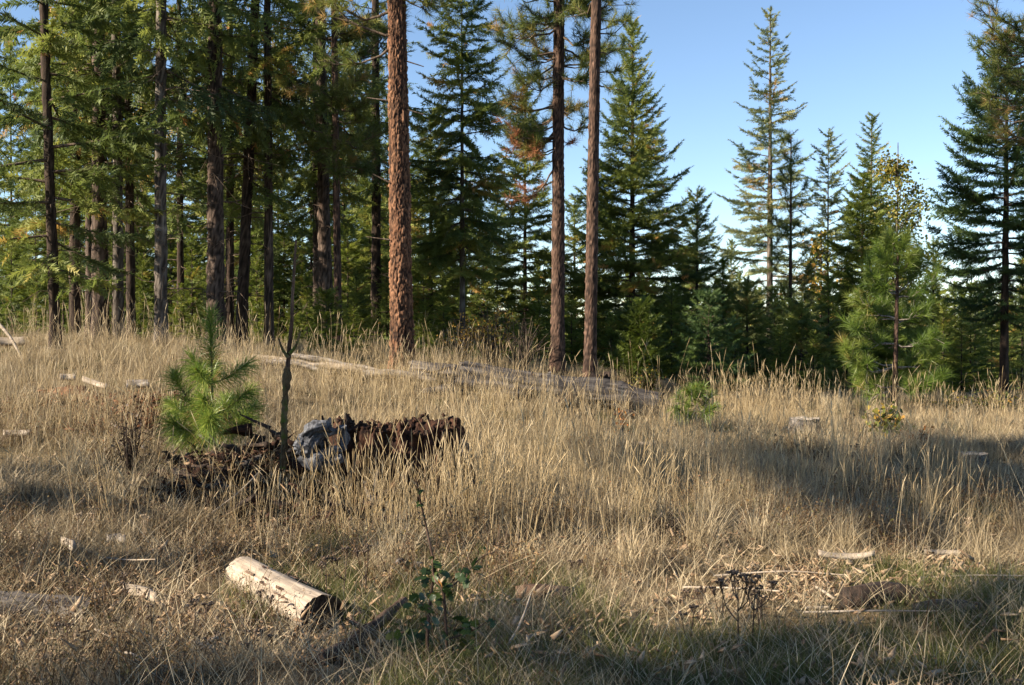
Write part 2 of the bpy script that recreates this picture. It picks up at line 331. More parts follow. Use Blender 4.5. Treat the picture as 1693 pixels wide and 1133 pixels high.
# ------------------------------------------------------------------ trunks
def trunk_mesh(name, H, r0, r1, mat, rng, sides=24, step=0.09, plate=(0.09, 0.22), depth=0.16, wobble=0.03, flare=0.35, below=0.35, scar=False):
    n = int((H + below) / step) + 2; z = np.linspace(-below, H, n); u = np.arange(sides) / sides
    t = np.clip(z / H, 0, 1); r = r0 + (r1 - r0) * t; r = r * (1 + flare * np.exp(-np.maximum(z, 0) / (2.0 * r0 + .05)))
    ax = np.c_[wobble * 3 * r0 * vnoise(np.c_[z * .22, z * 0 + 3.1, z * 0], int(rng.integers(99))), wobble * 3 * r0 * vnoise(np.c_[z * .22, z * 0 + 9.1, z * 0], int(rng.integers(99))), z]
    ax[:, :2] -= ax[np.argmin(np.abs(z)), :2]
    Z, U = np.meshgrid(z, u, indexing='ij'); circ = 2 * np.pi * r0; nu = max(5, int(circ / plate[0]))
    # elongated plates: distance to the cell borders
    wz = np.stack([np.cos(U * 6.283) * r0, np.sin(U * 6.283) * r0, Z * .45], -1) / plate[0]; gu = U * nu + .75 * vnoise(wz * .8, 5) + .35 * vnoise(wz * 2.1, 6); gv = Z / plate[1] + .9 * vnoise(wz * .7, 7) + .3 * vnoise(wz * 2.3, 8); iu = np.floor(gu).astype(int); iv = np.floor(gv).astype(int); f1 = np.full(gu.shape, 9.); f2 = np.full(gu.shape, 9.); idv = np.zeros(gu.shape)
    hs = lambda a, b, s: (np.sin((a % nu) * 127.1 + b * 311.7 + s * 74.7) * 43758.5453) % 1
    for du in (-1, 0, 1):
        for dv in (-1, 0, 1):
            a_, b_ = iu + du, iv + dv; d = np.hypot(a_ + .15 + .7 * hs(a_, b_, 1) - gu, b_ + .1 + .8 * hs(a_, b_, 2) - gv)
            nw = d < f1; f2 = np.where(nw, f1, np.minimum(f2, d)); idv = np.where(nw, hs(a_, b_, 3), idv); f1 = np.where(nw, d, f1)
    crack = np.clip((f2 - f1 - .03) / (0.24 + .22 * (idv > .5)), 0, 1); crack = crack * crack * (3 - 2 * crack); fine = vnoise(wz * 3.2 * np.array((1, 1, 1.6)), 11); crack = np.clip(crack * (.82 + .7 * fine), 0, 1); kf = 1.6 if scar else 1.2; fiss = np.clip(np.abs(vnoise(np.stack([np.cos(U * 6.283) * kf + .25 * wz[..., 2] * 0, np.sin(U * 6.283) * kf, Z * .55], -1), 14) + .35 * vnoise(np.stack([np.cos(U * 6.283) * 4, np.sin(U * 6.283) * 4, Z * 1.6], -1), 15)) * 5.5, 0, 1); crack = crack * (.25 + .75 * fiss)
    big = fbm(np.stack([np.cos(U * 6.283) * 1.2, np.sin(U * 6.283) * 1.2, Z * .7], -1), 3, int(rng.integers(99)))
    disp = r0 * (depth * (crack * (.35 + .65 * idv) - .4) + .035 * fine + 0.09 * big)
    sc = np.zeros(gu.shape)
    if scar:
        ang = (U * 2 * np.pi + .9 + .25 * np.sin(Z * 2)) ; d_ = np.abs((ang - 4.75 + np.pi) % (2 * np.pi) - np.pi)
        sc = np.clip(1.6 - Z / .85, 0, 1) * np.clip(1 - np.abs(vnoise(np.stack([U * 26, Z * 1.1, U * 0], -1), 4)) * 3.2, 0, 1) * .9
        disp = disp - sc * r0 * .22 + np.where(Z < 1.4, r0 * .12 * vnoise(np.stack([np.cos(U * 6.283) * 3.5, np.sin(U * 6.283) * 3.5, Z * .5], -1), 8) * np.clip(1.4 - Z, 0, 1), 0)
    R_ = r[:, None] + disp; th = U * 2 * np.pi
    V = np.stack([ax[:, 0:1] + R_ * np.cos(th), ax[:, 1:2] + R_ * np.sin(th), Z], -1).reshape(-1, 3)
    i = np.arange(n - 1)[:, None] * sides; j = np.arange(sides)[None]; k = (j + 1) % sides
    F = np.stack([i + j, i + k, i + sides + k, i + sides + j], -1).reshape(-1, 4)
    return mesh(name, V, F, mat, np.stack([crack, idv, sc], -1).reshape(-1, 3), smooth=True)

# ------------------------------------------------------------------ foliage
def frond_templates(k, rng, n=7, width=0.085, spread=0.42):
    out = []
    for _ in range(k):
        V, T = [], []
        for i_ in range(n):
            x0 = i_ / n * .92
            for s in (-1, 1):
                l = spread * (1 - .55 * x0) * rng.uniform(.7, 1.15); an = math.radians(rng.uniform(38, 62)); zz = rng.normal(.0, .2)
                tip = (x0 + l * math.cos(an), s * l * math.sin(an), zz * l * 2); b_ = len(V)
                V += [(x0 - width * .5, 0, rng.normal(0, .015)), (x0 + width * .5, s * .01, rng.normal(0, .015) + .02), tip]; T.append((b_, b_ + 1, b_ + 2))
        for i_ in range(3):
            x0 = i_ / 3 * .8; b_ = len(V); V += [(x0, 0, 0), (x0 + .05, .02, 0), (x0 + .17, rng.normal(0, .05), rng.uniform(.08, .18))]; T.append((b_, b_ + 1, b_ + 2))
        b_ = len(V); V += [(.85, -.035, 0), (.85, .035, 0), (1.12, 0, 0)]; T.append((b_, b_ + 1, b_ + 2))
        out.append((np.array(V), np.array(T)))
    return out
FR = frond_templates(5, R, 7, .15, .52); FR_LOW = frond_templates(4, R, 5, .26, .62)

def tuft_templates(k, rng, n=46, width=0.045):
    out = []
    for _ in range(k):
        V, T = [], []
        for i_ in range(n):
            x0 = rng.uniform(-.55, .05); an = math.radians(rng.uniform(12, 95)); ph = rng.uniform(0, 6.283); l = rng.uniform(.75, 1.05)
            d = np.array((math.cos(an), math.sin(an) * math.cos(ph), math.sin(an) * math.sin(ph))); s = unit(np.cross(d, rng.normal(size=3)))
            b0 = np.array((x0, 0, 0)); b_ = len(V); V += [b0 - s * width * .5, b0 + s * width * .5, b0 + d * l + np.array((0, 0, -.06 * l))]; T.append((b_, b_ + 1, b_ + 2))
        out.append((np.array(V), np.array(T)))
    return out
TF = tuft_templates(5, R, 34); TFD = tuft_templates(3, R, 26, .05)

def fir(rng, H, zb, rmax, nb, p=0.8, elev=(-8, 38), pend=.1, gapp=0.08, spr=0.28, ds=0.115, sec=0.55, templ=None, uptip=.12, sag=.10, bare=0, tone=(0, 1), width=None, side=None, bottom=.55):
    """limb mesh data and needle mesh data for a fir crown about the z axis"""
    templ = templ or FR; W = MB(); Ps, Xs, Zs, Ls, Cs = [], [], [], [], []
    for i_ in range(nb):
        t = (i_ + rng.random()) / nb; z = zb + (H - zb) * t; az = i_ * 2.39996 + rng.normal(0, .35)
        Lb = rmax * min(1, bottom + t * 3.2) * (1 - t) ** p * rng.uniform(.72, 1.12) + .10
        if side is not None: Lb *= 1 + side[1] * math.cos(az - side[0])
        el = math.radians(elev[0] + (elev[1] - elev[0]) * t ** .8 + rng.normal(0, 6)); n = max(4, int(Lb / .28) + 3); s = np.linspace(0, 1, n)
        h = np.array((math.cos(az), math.sin(az), 0)); bend = rng.normal(0, .08) * Lb
        P = np.outer(s * Lb * math.cos(el), h) + np.outer(bend * s ** 2, np.array((-h[1], h[0], 0))) + np.outer(s * Lb * math.sin(el) - sag * Lb * s ** 1.5 + uptip * Lb * s ** 3, (0, 0, 1)) + (0, 0, z)
        r_ = (.006 + .011 * Lb) * (1 - .85 * s); add_tube(W, P, r_, 4, .5, caps=False)
        T = unit(np.gradient(P, axis=0)); cb = tone[0] + (tone[1] - tone[0]) * rng.beta(2, 2.2)
        m_ = max(3, int(Lb / ds)); q = np.linspace(.14 if Lb > .6 else .02, .98, m_) + rng.normal(0, .01, m_); q = np.clip(q, 0, 1)
        q = q[rng.random(m_) > gapp]
        f = q * (n - 1); a_ = np.minimum(f.astype(int), n - 2); w = (f - a_)[:, None]; B = P[a_] * (1 - w) + P[a_ + 1] * w; D = T[a_]
        S = unit(np.cross(D, (0, 0, 1)))
        sl = np.clip(Lb * sec * (1.08 - q) * 1.1, .08, .75) * rng.uniform(.6, 1.2, len(q))
        for sg in (-1, 1):
            dirn = unit(D * rng.uniform(.55, .85, (len(q), 1)) + sg * S * .75 + np.array((0, 0, 1)) * (rng.normal(-pend, .12, (len(q), 1))))
            k_ = np.maximum(1, np.round(sl / (spr * .62)).astype(int))
            for j in range(int(k_.max()) if len(k_) else 0):
                mk = k_ > j
                if not mk.any(): continue
                fr = j / k_[mk]; pos = B[mk] + dirn[mk] * (sl[mk] * fr)[:, None]; pos[:, 2] -= pend * .5 * (sl[mk] * fr) ** 2 / .5
                dd = unit(dirn[mk] + np.array((0, 0, -pend)) * fr[:, None] + rng.normal(0, .12, (mk.sum(), 3)))
                Ps.append(pos); Xs.append(dd); Zs.append(np.tile((0, 0, 1.), (len(pos), 1)) + rng.normal(0, .9, (len(pos), 3)))
                Ls.append(np.minimum(spr * rng.uniform(.75, 1.2, len(pos)), sl[mk] * 1.1 + .08)); Cs.append(np.clip(cb + rng.normal(0, .09, len(pos)) + .10 * (fr - .3), 0, .97))
        Ps.append(B); Xs.append(D + rng.normal(0, .1, D.shape)); Zs.append(np.tile((0, 0, 1.), (len(B), 1)) + rng.normal(0, .3, B.shape)); Ls.append(np.full(len(B), spr * .8)); Cs.append(np.clip(cb + rng.normal(0, .1, len(B)), 0, .97))
        tip = P[-1:]; Ps.append(tip); Xs.append(T[-1:]); Zs.append(np.array([[0, 0, 1.]])); Ls.append(np.array([min(spr, Lb * .8 + .05)])); Cs.append(np.array([cb]))
    # leader
    m_ = 6; Ps.append(np.c_[np.zeros(m_), np.zeros(m_), H - np.linspace(.0, .7, m_)]); Xs.append(rng.normal(0, .35, (m_, 3)) + (0, 0, 1)); Zs.append(rng.normal(0, 1, (m_, 3))); Ls.append(np.full(m_, spr * .8)); Cs.append(np.full(m_, .5))
    for i_ in range(bare):
        z = rng.uniform(zb * .25, zb + (H - zb) * .25); az = rng.uniform(0, 6.283); l = rng.uniform(.4, 1.3); s = np.linspace(0, 1, 4)
        P = np.c_[np.cos(az) * s * l, np.sin(az) * s * l, z - .25 * l * s ** 1.6 + rng.normal(0, .05, 4)]
        add_tube(W, P, (.008 + .006 * l) * (1 - .8 * s), 4, .5, caps=False)
        for _ in range(3):
            k_ = rng.integers(1, 3); b0 = P[k_]; add_tube(W, np.array([b0, b0 + rng.normal(0, .22, 3) + (0, 0, -.12)]), [.005, .002], 3, .5, caps=False)
    cat = np.concatenate; C = cat(Cs); C = np.where(rng.random(len(C)) < .005, 1.0, C)
    V, T, C = instance(templ, cat(Ps), cat(Xs), cat(Zs), cat(Ls), C, rng)
    return W, (V, T, C)

def pine(rng, branches, tl=.2, templ=None, ntw=7, upt=.25, dead=0.0, axis_fn=None):
    """branches: (z, azimuth, length, elevation deg). Returns limb MB and needle data (+ dead needle data)"""
    templ = templ or TF; W = MB(); Ps, Xs, Ls, Cs, Dd = [], [], [], [], []
    for (z, az, Lb, el) in branches:
        el = math.radians(el); n = 6; s = np.linspace(0, 1, n); h = np.array((math.cos(az), math.sin(az), 0)); sd_ = np.array((-h[1], h[0], 0))
        P = np.outer(s * Lb * math.cos(el), h) + np.outer(rng.normal(0, .10) * Lb * np.sin(s * 3), sd_) + np.outer(s * Lb * math.sin(el) - .10 * Lb * np.sin(s * np.pi) + upt * Lb * s ** 3 * .5, (0, 0, 1)) + (0, 0, z)
        P[1:-1] += rng.normal(0, .03 * Lb, (n - 2, 3))
        add_tube(W, P, (.008 + .014 * Lb) * (1 - .8 * s), 5, .5, caps=False); T = unit(np.gradient(P, axis=0)); isd = rng.random() < dead; cb = rng.beta(2, 2)
        ends = [(P[-1], T[-1])]
        for _ in range(max(2, int(ntw * Lb))):
            q = rng.uniform(.35, .97); f = q * (n - 1); a_ = min(int(f), n - 2); b0 = P[a_] + (P[a_ + 1] - P[a_]) * (f - a_)
            d = unit(T[a_] * .6 + sd_ * rng.normal(0, .8) + np.array((0, 0, rng.normal(.25, .4)))); l = rng.uniform(.12, .5) * min(1, Lb)
            p1 = b0 + d * l + np.array((0, 0, .08 * l)); add_tube(W, np.array([b0, (b0 + p1) / 2 + rng.normal(0, .02, 3), p1]), [.008, .006, .004], 4, .5, caps=False); ends.append((p1, d))
        for e, d in ends:
            Ps.append(e); Xs.append(unit(d + np.array((0, 0, .15)))); Ls.append(tl * rng.uniform(.8, 1.2)); Cs.append(np.clip(cb + rng.normal(0, .2), 0, .95)); Dd.append(isd)
            if rng.random() < .6: Ps.append(e - d * tl * .55); Xs.append(unit(d + rng.normal(0, .2, 3))); Ls.append(tl * rng.uniform(.7, 1)); Cs.append(np.clip(cb - .1 + rng.normal(0, .2), 0, .95)); Dd.append(isd)
    Ps, Xs, Ls, Cs, Dd = map(np.array, (Ps, Xs, Ls, Cs, Dd)); out = []
    for m_ in (~Dd, Dd): out.append(instance(templ, Ps[m_], Xs[m_], rng.normal(0, 1, (m_.sum(), 3)) + 1e-3, Ls[m_], Cs[m_], rng) if m_.any() else None)
    return W, out[0], out[1]

def crown_parts(root, W, nd, mat, limb=None, extra=None):
    o = []
    if W is not None and W.n: o.append(link('limbs', W.mesh('limbs', limb or M_limb), root, kind='stuff'))
    if nd is not None: o.append(link('crown', mesh('crown', nd[0], nd[1], mat, nd[2]), root))
    if extra is not None: e = link('dead_needles', mesh('dead_needles', extra[0], extra[1], M_pinedead, extra[2]), root); e['label'] = 'dead rust coloured needle tufts'
    return o
def copy_tree(root, loc, rot=(0, 0, 0), scl=1.0, label=None, group=None):
    r = root.copy(); COL.objects.link(r); r.location = loc; r.rotation_euler = rot; r.scale = (scl,) * 3 if np.ndim(scl) == 0 else scl
    if label: r['label'] = label
    if group: r['group'] = group
    elif 'group' in r: del r['group']
    for ch in list(root.children):
        c = ch.copy(); COL.objects.link(c); c.parent = r
    return r
def at(px, d, dz=0.0): x = PX(px, d); return (x, d, gz(x, d) + dz)

# ------------------------------------------------------------------ the tall trunks at the edge of the clearing
def place_trunk(name, label, cat, px, d, wpx, H, mat, lean=0., ratio=.55, group=None, leany=0., **kw):
    root = thing(name, label, cat, at(px, d), (leany, math.radians(lean), 0), group)
    link('trunk', trunk_mesh('trunk', H, wpx / FPX * d / 2, wpx / FPX * d / 2 * ratio, mat, R, **kw), root)
    return root

# main orange pine, left branches from high up
def br(rng, n, z0, z1, L0, L1, e0, e1, azs=None):
    return [(rng.uniform(z0, z1), (rng.uniform(0, 6.283) if azs is None else rng.uniform(*azs)), rng.uniform(L0, L1), rng.uniform(e0, e1)) for _ in range(n)]
r_main = place_trunk('pine_tree', 'thick orange barked pine trunk in the middle, widest and most brightly lit of all', 'pine tree', 665, 18.0, 39, 12.5, M_pinebark, -.85, .5, sides=110, step=.02, plate=(.068, .24), depth=.17, flare=.34, scar=True, wobble=.015)
B = br(R, 22, 7.4, 12, 1.0, 2.4, -15, 30) + [(5.55, math.pi * .96, 1.3, -22), (5.7, math.pi * 1.04, 1.5, 25), (6.1, math.pi * .9, 1.6, 5), (6.5, 2.6, 1.5, 10), (6.5, .2, .75, -35), (6.3, -.3, .7, -25), (6.9, 0.1, .9, -10), (6.9, 3.4, 1.8, 0), (7.0, 2.9, 1.7, 15), (7.2, 3.3, 1.4, -10)]
W, nd, dd = pine(R, B, .22, ntw=11)
for z, az, l in ((4.55, 3.14, .3), (4.4, 0, .24), (2.25, 3.3, .35), (3.2, 3.3, .22), (5.2, .0, .25)):
    add_tube(W, np.array([(math.cos(az) * .15, math.sin(az) * .15 - .1, z), (math.cos(az) * (.2 + l), math.sin(az) * .3 - .1, z + R.normal(0, .08))]), [.014, .008], 5, .5)
crown_parts(r_main, W, nd, M_pine)

r_p2 = place_trunk('pine_tree', 'straight brown pine with rust red dead needles below its green crown', 'pine tree', 922, 20.0, 23, 12, M_pinebark2, .25, .6, sides=48, step=.05, plate=(.05, .14), depth=.15, wobble=.02)
B = br(R, 62, 4.6, 8.8, .6, 1.3, -25, 25) + br(R, 14, 8, 11.5, .5, 1.2, 0, 40) + br(R, 8, 4.1, 4.9, .5, 1.0, -38, -5, (2.4, 3.9))
W, nd, dd = pine(R, B, .21, ntw=12)
W2, dn, _ = pine(R, [(4.45, 3.0, .85, -20), (4.2, 3.3, .6, -25), (4.5, 2.6, .7, -15), (4.4, 3.5, .95, -12), (4.35, .2, .3, -20), (3.9, 3.05, 1.0, -50)], .18, TFD, 12)
W.add(np.concatenate(W2.V), np.concatenate(W2.F[4])); crown_parts(r_p2, W, nd, M_pine, extra=dn)

r_p3 = place_trunk('pine_tree', 'slim brown pine trunk leaning slightly right, a stump at its foot', 'pine tree', 975, 18.0, 21, 12, M_pinebark2, 1.0, .6, sides=48, step=.05, plate=(.05, .14), depth=.15, wobble=.05)
W, nd, dd = pine(R, [(6.0, .1, .35, 10), (5.1, -.2, .55, -15), (5.3, .3, .45, 5), (5.9, .15, .6, 20), (6.2, .0, .5, -10), (5.6, .2, .5, 10)] + br(R, 22, 6.4, 11.5, .5, 1.3, -10, 40), .18, ntw=8)
crown_parts(r_p3, W, nd, M_pine)

# left forest: tall firs and pines
def firmesh(seed, **k):
    rng = np.random.default_rng(seed); W, nd = fir(rng, **k)
    mat = k.get('mat'); return W, nd
TALL = []
for sd_, kw in ((11, dict(H=11.5, zb=3.4, rmax=1.9, nb=46, pend=.5, bare=22, elev=(-24, 30), gapp=.26)), (12, dict(H=11, zb=4.2, rmax=1.6, nb=38, pend=.7, bare=26, elev=(-28, 25), gapp=.30)), (13, dict(H=12.5, zb=1.3, rmax=2.5, nb=66, pend=.2, bare=14, elev=(-14, 30), gapp=.16))):
    W, nd = fir(np.random.default_rng(sd_), p=.7, spr=.30, ds=.15, tone=(.0, .95), **kw)
    TALL.append((W.mesh('limbs', M_limb), mesh('crown', nd[0], nd[1], M_fir, nd[2])))
def tall(px, d, wpx, label, lean, mat, var, rz, scl=1.0, name='fir_tree', cat='fir tree', ratio=.5, kw={}):
    root = place_trunk(name, label, cat, px, d, wpx, 11.0, mat, lean, ratio, **dict(dict(sides=22, step=.1, plate=(.06, .3), depth=.2), **kw))
    for nm, me in zip(('limbs', 'crown'), TALL[var]):
        o = link(nm, me, root, (0, 0, 0), (0, 0, rz), kind='stuff' if nm == 'limbs' else None); o.scale = (scl, scl, scl)
    return root
tall(92, 18.5, 18, 'fir with bright sunlit low boughs at the far left of the clearing', -1.6, M_darkbark, 2, .4, .95)
tall(124, 23, 19, 'dark slender fir trunk between the low boughed fir and a thick reddish trunk', .4, M_darkbark, 1, 1.2)
tall(166, 21, 27, 'thick reddish brown fir trunk behind the leftmost green boughs', .1, M_firbark, 0, 2.3)
tall(150, 24, 17, 'narrow reddish trunk half hidden behind the thick reddish brown one', -.1, M_firbark, 1, 4.0)
tall(196, 21, 19, 'pale grey lit trunk standing just left of a near black one', -.2, M_greybark, 1, 5.1)
tall(217, 23, 15, 'near black trunk pressed close beside a pale grey one', -.4, M_darkbark, 0, .9)
tall(266, 19, 22, 'crooked grey barked trunk with flaking sunlit left side, standing alone', .9, M_greybark, 1, 3.1, kw=dict(wobble=.16))
tall(299, 27, 12, 'thin dark trunk between the crooked grey one and the broad trunk', 0, M_darkbark, 0, 1.8)
tall(357, 20, 30, 'broad grey brown trunk behind the pine sapling', .1, M_firbark, 1, 2.6, kw=dict(sides=34, step=.07))
tall(380, 25, 15, 'dark trunk partly covered by the broad grey brown one', .1, M_darkbark, 0, 4.4)
tall(398, 22, 20, 'dark trunk leaning to the right behind the sapling', 2.6, M_darkbark, 0, 5.5)
tall(445, 22, 16, 'straight dark trunk with a reddish left edge near the mossy snag', -.2, M_firbark, 1, .2)
tall(541, 24, 24, 'grey brown trunk hung with drooping boughs left of the orange pine', -1.0, M_firbark, 1, 1.5, kw=dict(sides=30, step=.08))
tall(524, 25.5, 13, 'thin reddish trunk just behind the one hung with drooping boughs', -.2, M_firbark, 0, 3.6)
tall(622, 27, 18, 'fir with dark hanging branches close behind the orange pine', 0, M_darkbark, 1, 2.9)
# pine with yellow green tufts left of the orange pine
r = place_trunk('pine_tree', 'pine with long yellow green needle tufts left of the orange pine', 'pine tree', 560, 21.5, 13, 12, M_pinebark2, -.6, .6, sides=24, step=.08)
W, nd, dd = pine(R, br(R, 22, 3.6, 5.6, .6, 1.2, -25, 15) + br(R, 34, 5.4, 11, .8, 1.7, -10, 35), .24, ntw=10); crown_parts(r, W, nd, M_pine)

# ------------------------------------------------------------------ middle and right trees
def own_fir(name, label, cat, px, d, top_py, wpx, mat, bark, seed, lean=0, **k):
    x = PX(px, d); z0 = gz(x, d); H = PZ(top_py, d) - z0
    root = place_trunk(name, label, cat, px, d, wpx, H, bark, lean, .12, sides=14, step=.16, plate=(.06, .25), depth=.12)
    W, nd = fir(np.random.default_rng(seed), H=H, **k); crown_parts(root, W, nd, mat); return root
own_fir('fir_tree', 'fir with a thin pale trunk and ragged crown right of the orange pine', 'fir tree', 765, 26, -45, 11, M_fir, M_greybark, 21, -.1, zb=2.2, rmax=1.55, nb=104, p=.45, elev=(-18, 28), pend=.25, gapp=.14, bare=12)
own_fir('fir_tree', 'full olive green fir behind the straight brown pine', 'fir tree', 868, 30, 150, 9, M_fir, M_darkbark, 22, 0, zb=1.2, rmax=1.55, nb=84, p=.7, tone=(.2, 1))
own_fir('fir_tree', 'shaded fir between the thin pale trunk and the orange pine', 'fir tree', 712, 30, 195, 10, M_fir, M_darkbark, 24, 0, zb=.6, rmax=1.6, nb=88, p=.6, tone=(.15, 1), pend=.3)
own_fir('fir_tree', 'large broad fir tapering to a point right of the leaning slim pine', 'fir tree', 1045, 31, 42, 14, M_fir, M_darkbark, 23, .1, zb=.7, rmax=2.75, nb=150, p=.95, elev=(-14, 42), pend=.12, gapp=.07, uptip=.22, bottom=.75)
own_fir('fir_tree', 'narrow dark fir tucked against the right side of the large broad fir', 'fir tree', 1152, 33, 318, 8, M_fir, M_darkbark, 25, 0, zb=.6, rmax=1.5, nb=74, p=.75, gapp=.15, uptip=.2)
own_fir('fir_tree', 'tall open fir with layered gappy branches against the blue sky', 'fir tree', 1272, 37, 22, 14, M_firblue, M_greybark, 26, 0, zb=1.6, rmax=2.2, nb=92, p=.72, elev=(-16, 30), pend=.08, gapp=.10, uptip=.25, sag=.12, ds=.15)
r = place_trunk('pine_tree', 'slim young pine just right of the tall open fir', 'pine tree', 1306, 33, 9, PZ(232, 33) + .4, M_pinebark2, .1, .2, sides=12, step=.15)
Hh = PZ(232, 33) + .4; W, nd, dd = pine(R, [(z, R.uniform(0, 6.28), (.35 + .55 * (Hh - z) / 4.2) * R.uniform(.7, 1.1), 15 + 30 * (z / Hh)) for z in np.linspace(2.2, Hh - .1, 44)], .24, ntw=5); crown_parts(r, W, nd, M_pine)
own_fir('fir_tree', 'thin sparse conifer between the slim pine and the pointed grey green fir', 'conifer', 1368, 37, 222, 6, M_firblue, M_darkbark, 27, 0, zb=1.0, rmax=1.15, nb=66, p=.45, gapp=.25, bare=6)
own_fir('fir_tree', 'pointed grey green fir beside the yellowing maple', 'fir tree', 1440, 40, 192, 9, M_fir, M_greybark, 28, 0, zb=.5, rmax=1.9, nb=96, p=.75, gapp=.1)
own_fir('fir_tree', 'bushy olive fir rising behind the young pine', 'fir tree', 1425, 31, 292, 9, M_firyel, M_darkbark, 29, 0, zb=.2, rmax=1.6, nb=88, p=.6, tone=(.0, .75))
own_fir('fir_tree', 'small pointed fir to the right of the young pine', 'fir tree', 1543, 34, 400, 8, M_firyel, M_darkbark, 30, 0, zb=.2, rmax=1.45, nb=74, p=.85, tone=(.3, 1))
own_fir('fir_tree', 'big dark fir near the right edge with upswept left branches', 'fir tree', 1660, 24, 70, 16, M_firdark, M_darkbark, 31, .3, zb=1.8, rmax=1.9, nb=88, p=.5, elev=(-22, 40), pend=.05, gapp=.14, uptip=.32, sag=.16, side=(math.pi, .12), bottom=.35)
own_fir('fir_tree', 'shaded fir behind the small dark firs right of centre', 'fir tree', 1235, 30, 470, 8, M_fir, M_darkbark, 32, 0, zb=.1, rmax=1.3, nb=50, p=.7)
own_fir('fir_tree', 'dusky fir between the leaning slim pine and straight brown pine', 'fir tree', 950, 33, 330, 8, M_fir, M_darkbark, 33, 0, zb=.3, rmax=1.6, nb=62, p=.7)
own_fir('fir_tree', 'low dense fir filling the gap below the slim young pine', 'fir tree', 1325, 27, 505, 7, M_fir, M_darkbark, 34, 0, zb=.1, rmax=1.25, nb=50, p=.6)
# pine at the right edge, trunk outside the frame
r = place_trunk('pine_tree', 'pine at the top right corner reaching tufted boughs into the sky', 'pine tree', 1722, 21.5, 20, 12, M_pinebark2, 0, .5, sides=24, step=.08)
W, nd, dd = pine(R, [(7.0, 3.1, 1.3, 5), (7.3, 3.35, 1.35, 10), (7.75, 2.9, 1.3, 12), (7.5, 3.6, 1.2, 0), (7.1, 2.7, 1.2, 12), (7.6, 3.2, 1.15, -12), (7.9, 3.15, 1.3, 4)] + br(R, 20, 5.1, 7.6, .7, 1.25, -12, 20, (2.2, 4.1)) + br(R, 22, 5.2, 11, .6, 1.2, -10, 35), .18, ntw=8); crown_parts(r, W, nd, M_pine)

# maple turning yellow
def leafy(rng, tips, n, size, spread):
    P = np.repeat(tips, n, 0) + rng.normal(0, spread, (len(tips) * n, 3)); k = len(P); X = rng.normal(0, 1, (k, 3)) + (0, 0, -.4)
    tv = np.array([(0, 0, 0), (.45, .36, .05), (1, 0, -.08), (.45, -.36, .05)]); tt = np.array([(0, 1, 2), (0, 2, 3)])
    return instance([(tv, tt)], P, X, rng.normal(0, 1, (k, 3)), size * rng.uniform(.6, 1.2, k), rng.random(k), rng)
def branchy(rng, H, n, spread, r0, levels=2, base=.3, sides=5, up=1.0):
    W = MB(); tips = []
    for i_ in range(n):
        z = H * rng.uniform(base, .9); az = rng.uniform(0, 6.283); l = spread * rng.uniform(.6, 1.1) * (1.15 - z / H); e = np.array((math.cos(az) * l, math.sin(az) * l, l * up * rng.uniform(.5, 1.3)))
        P = spline([(0, 0, z), np.array((0, 0, z)) + e * .5 + rng.normal(0, .05 * l, 3), np.array((0, 0, z)) + e], 6); add_tube(W, P, r0 * .4 * np.linspace(1, .2, 6), 4, .5, caps=False); tips += [P[-1], P[3], P[4]]
        for _ in range(levels):
            k_ = rng.integers(2, 6); q = P[k_] + rng.normal(0, .35 * l, 3) + (0, 0, .15 * l); add_tube(W, np.array([P[k_], q]), [r0 * .15, r0 * .06], 3, .5, caps=False); tips.append(q)
    return W, np.array(tips)
mH = PZ(215, 36) - gz(PX(1482, 36), 36)
r = place_trunk('maple_tree', 'leafy maple with yellowing top standing against the sky', 'maple tree', 1482, 36, 7, mH * .95, M_greybark, .1, .2, sides=12, step=.15)
W, tips = branchy(np.random.default_rng(88), mH * .93, 52, 1.5, .05, 3, .25, up=1.3); nd = leafy(np.random.default_rng(89), tips, 13, .135, .13); nd = (nd[0], nd[1], np.clip(.12 + nd[2] * .6 + .3 * np.clip((nd[0][:, 2] - mH * .72) / (mH * .3), 0, 1), 0, 1)); crown_parts(r, W, nd, M_leafy)
r = place_trunk('leafy_tree', 'thin broadleaf with a few yellow leaves left of the grey green fir', 'broadleaf tree', 1357, 36, 5, 5.2, M_darkbark, 0, .3, sides=10, step=.15)
W, tips = branchy(R, 5.6, 26, .9, .04, 2, .3); nd = leafy(R, tips, 6, .15, .14); crown_parts(r, W, nd, M_leafy)

# young pine on the right with whorls of long needles
d_ = 20.0; yH = PZ(392, d_) - gz(PX(1479, d_), d_)
r = place_trunk('young_pine', 'bright young pine with open whorls at the right side of the clearing', 'pine tree', 1479, d_, 10.5, yH - .25, M_pinebark2, 1.1, .35, sides=16, step=.05, plate=(.03, .08))
B = []
for z, l, e, n in ((.17 * yH, .8, 0, 6), (.28 * yH, .95, 2, 7), (.40 * yH, 1.02, 8, 8), (.54 * yH, .98, 16, 8), (.68 * yH, .85, 26, 7), (.80 * yH, .62, 38, 6), (.90 * yH, .4, 55, 6)):
    for i_ in range(n):
        az_ = i_ * 6.283 / n + R.uniform(-.4, .4) + z * 3
        if math.sin(az_) < -.55 and R.random() < .9: continue
        B.append((z + R.normal(0, .03), az_, l * R.uniform(.65, 1.02), e + R.normal(0, 6)))
W, nd, dd = pine(R, B, .26, tuft_templates(4, R, 60, .035), 11, upt=.35)
ld = instance(tuft_templates(2, R, 60, .03), np.array([(0, 0, yH - .1), (0, 0, yH - .22), (.03, 0, yH - .35)]), np.array([(0, 0, 1.)] * 3), np.array([(1., 0, 0)] * 3), .27, np.array([.5, .6, .4]), R)
nd = (np.vstack([nd[0], ld[0]]), np.vstack([nd[1], ld[1] + len(nd[0])]), np.append(nd[2], ld[2])); crown_parts(r, W, nd, M_pineyoung, M_deadlimb)

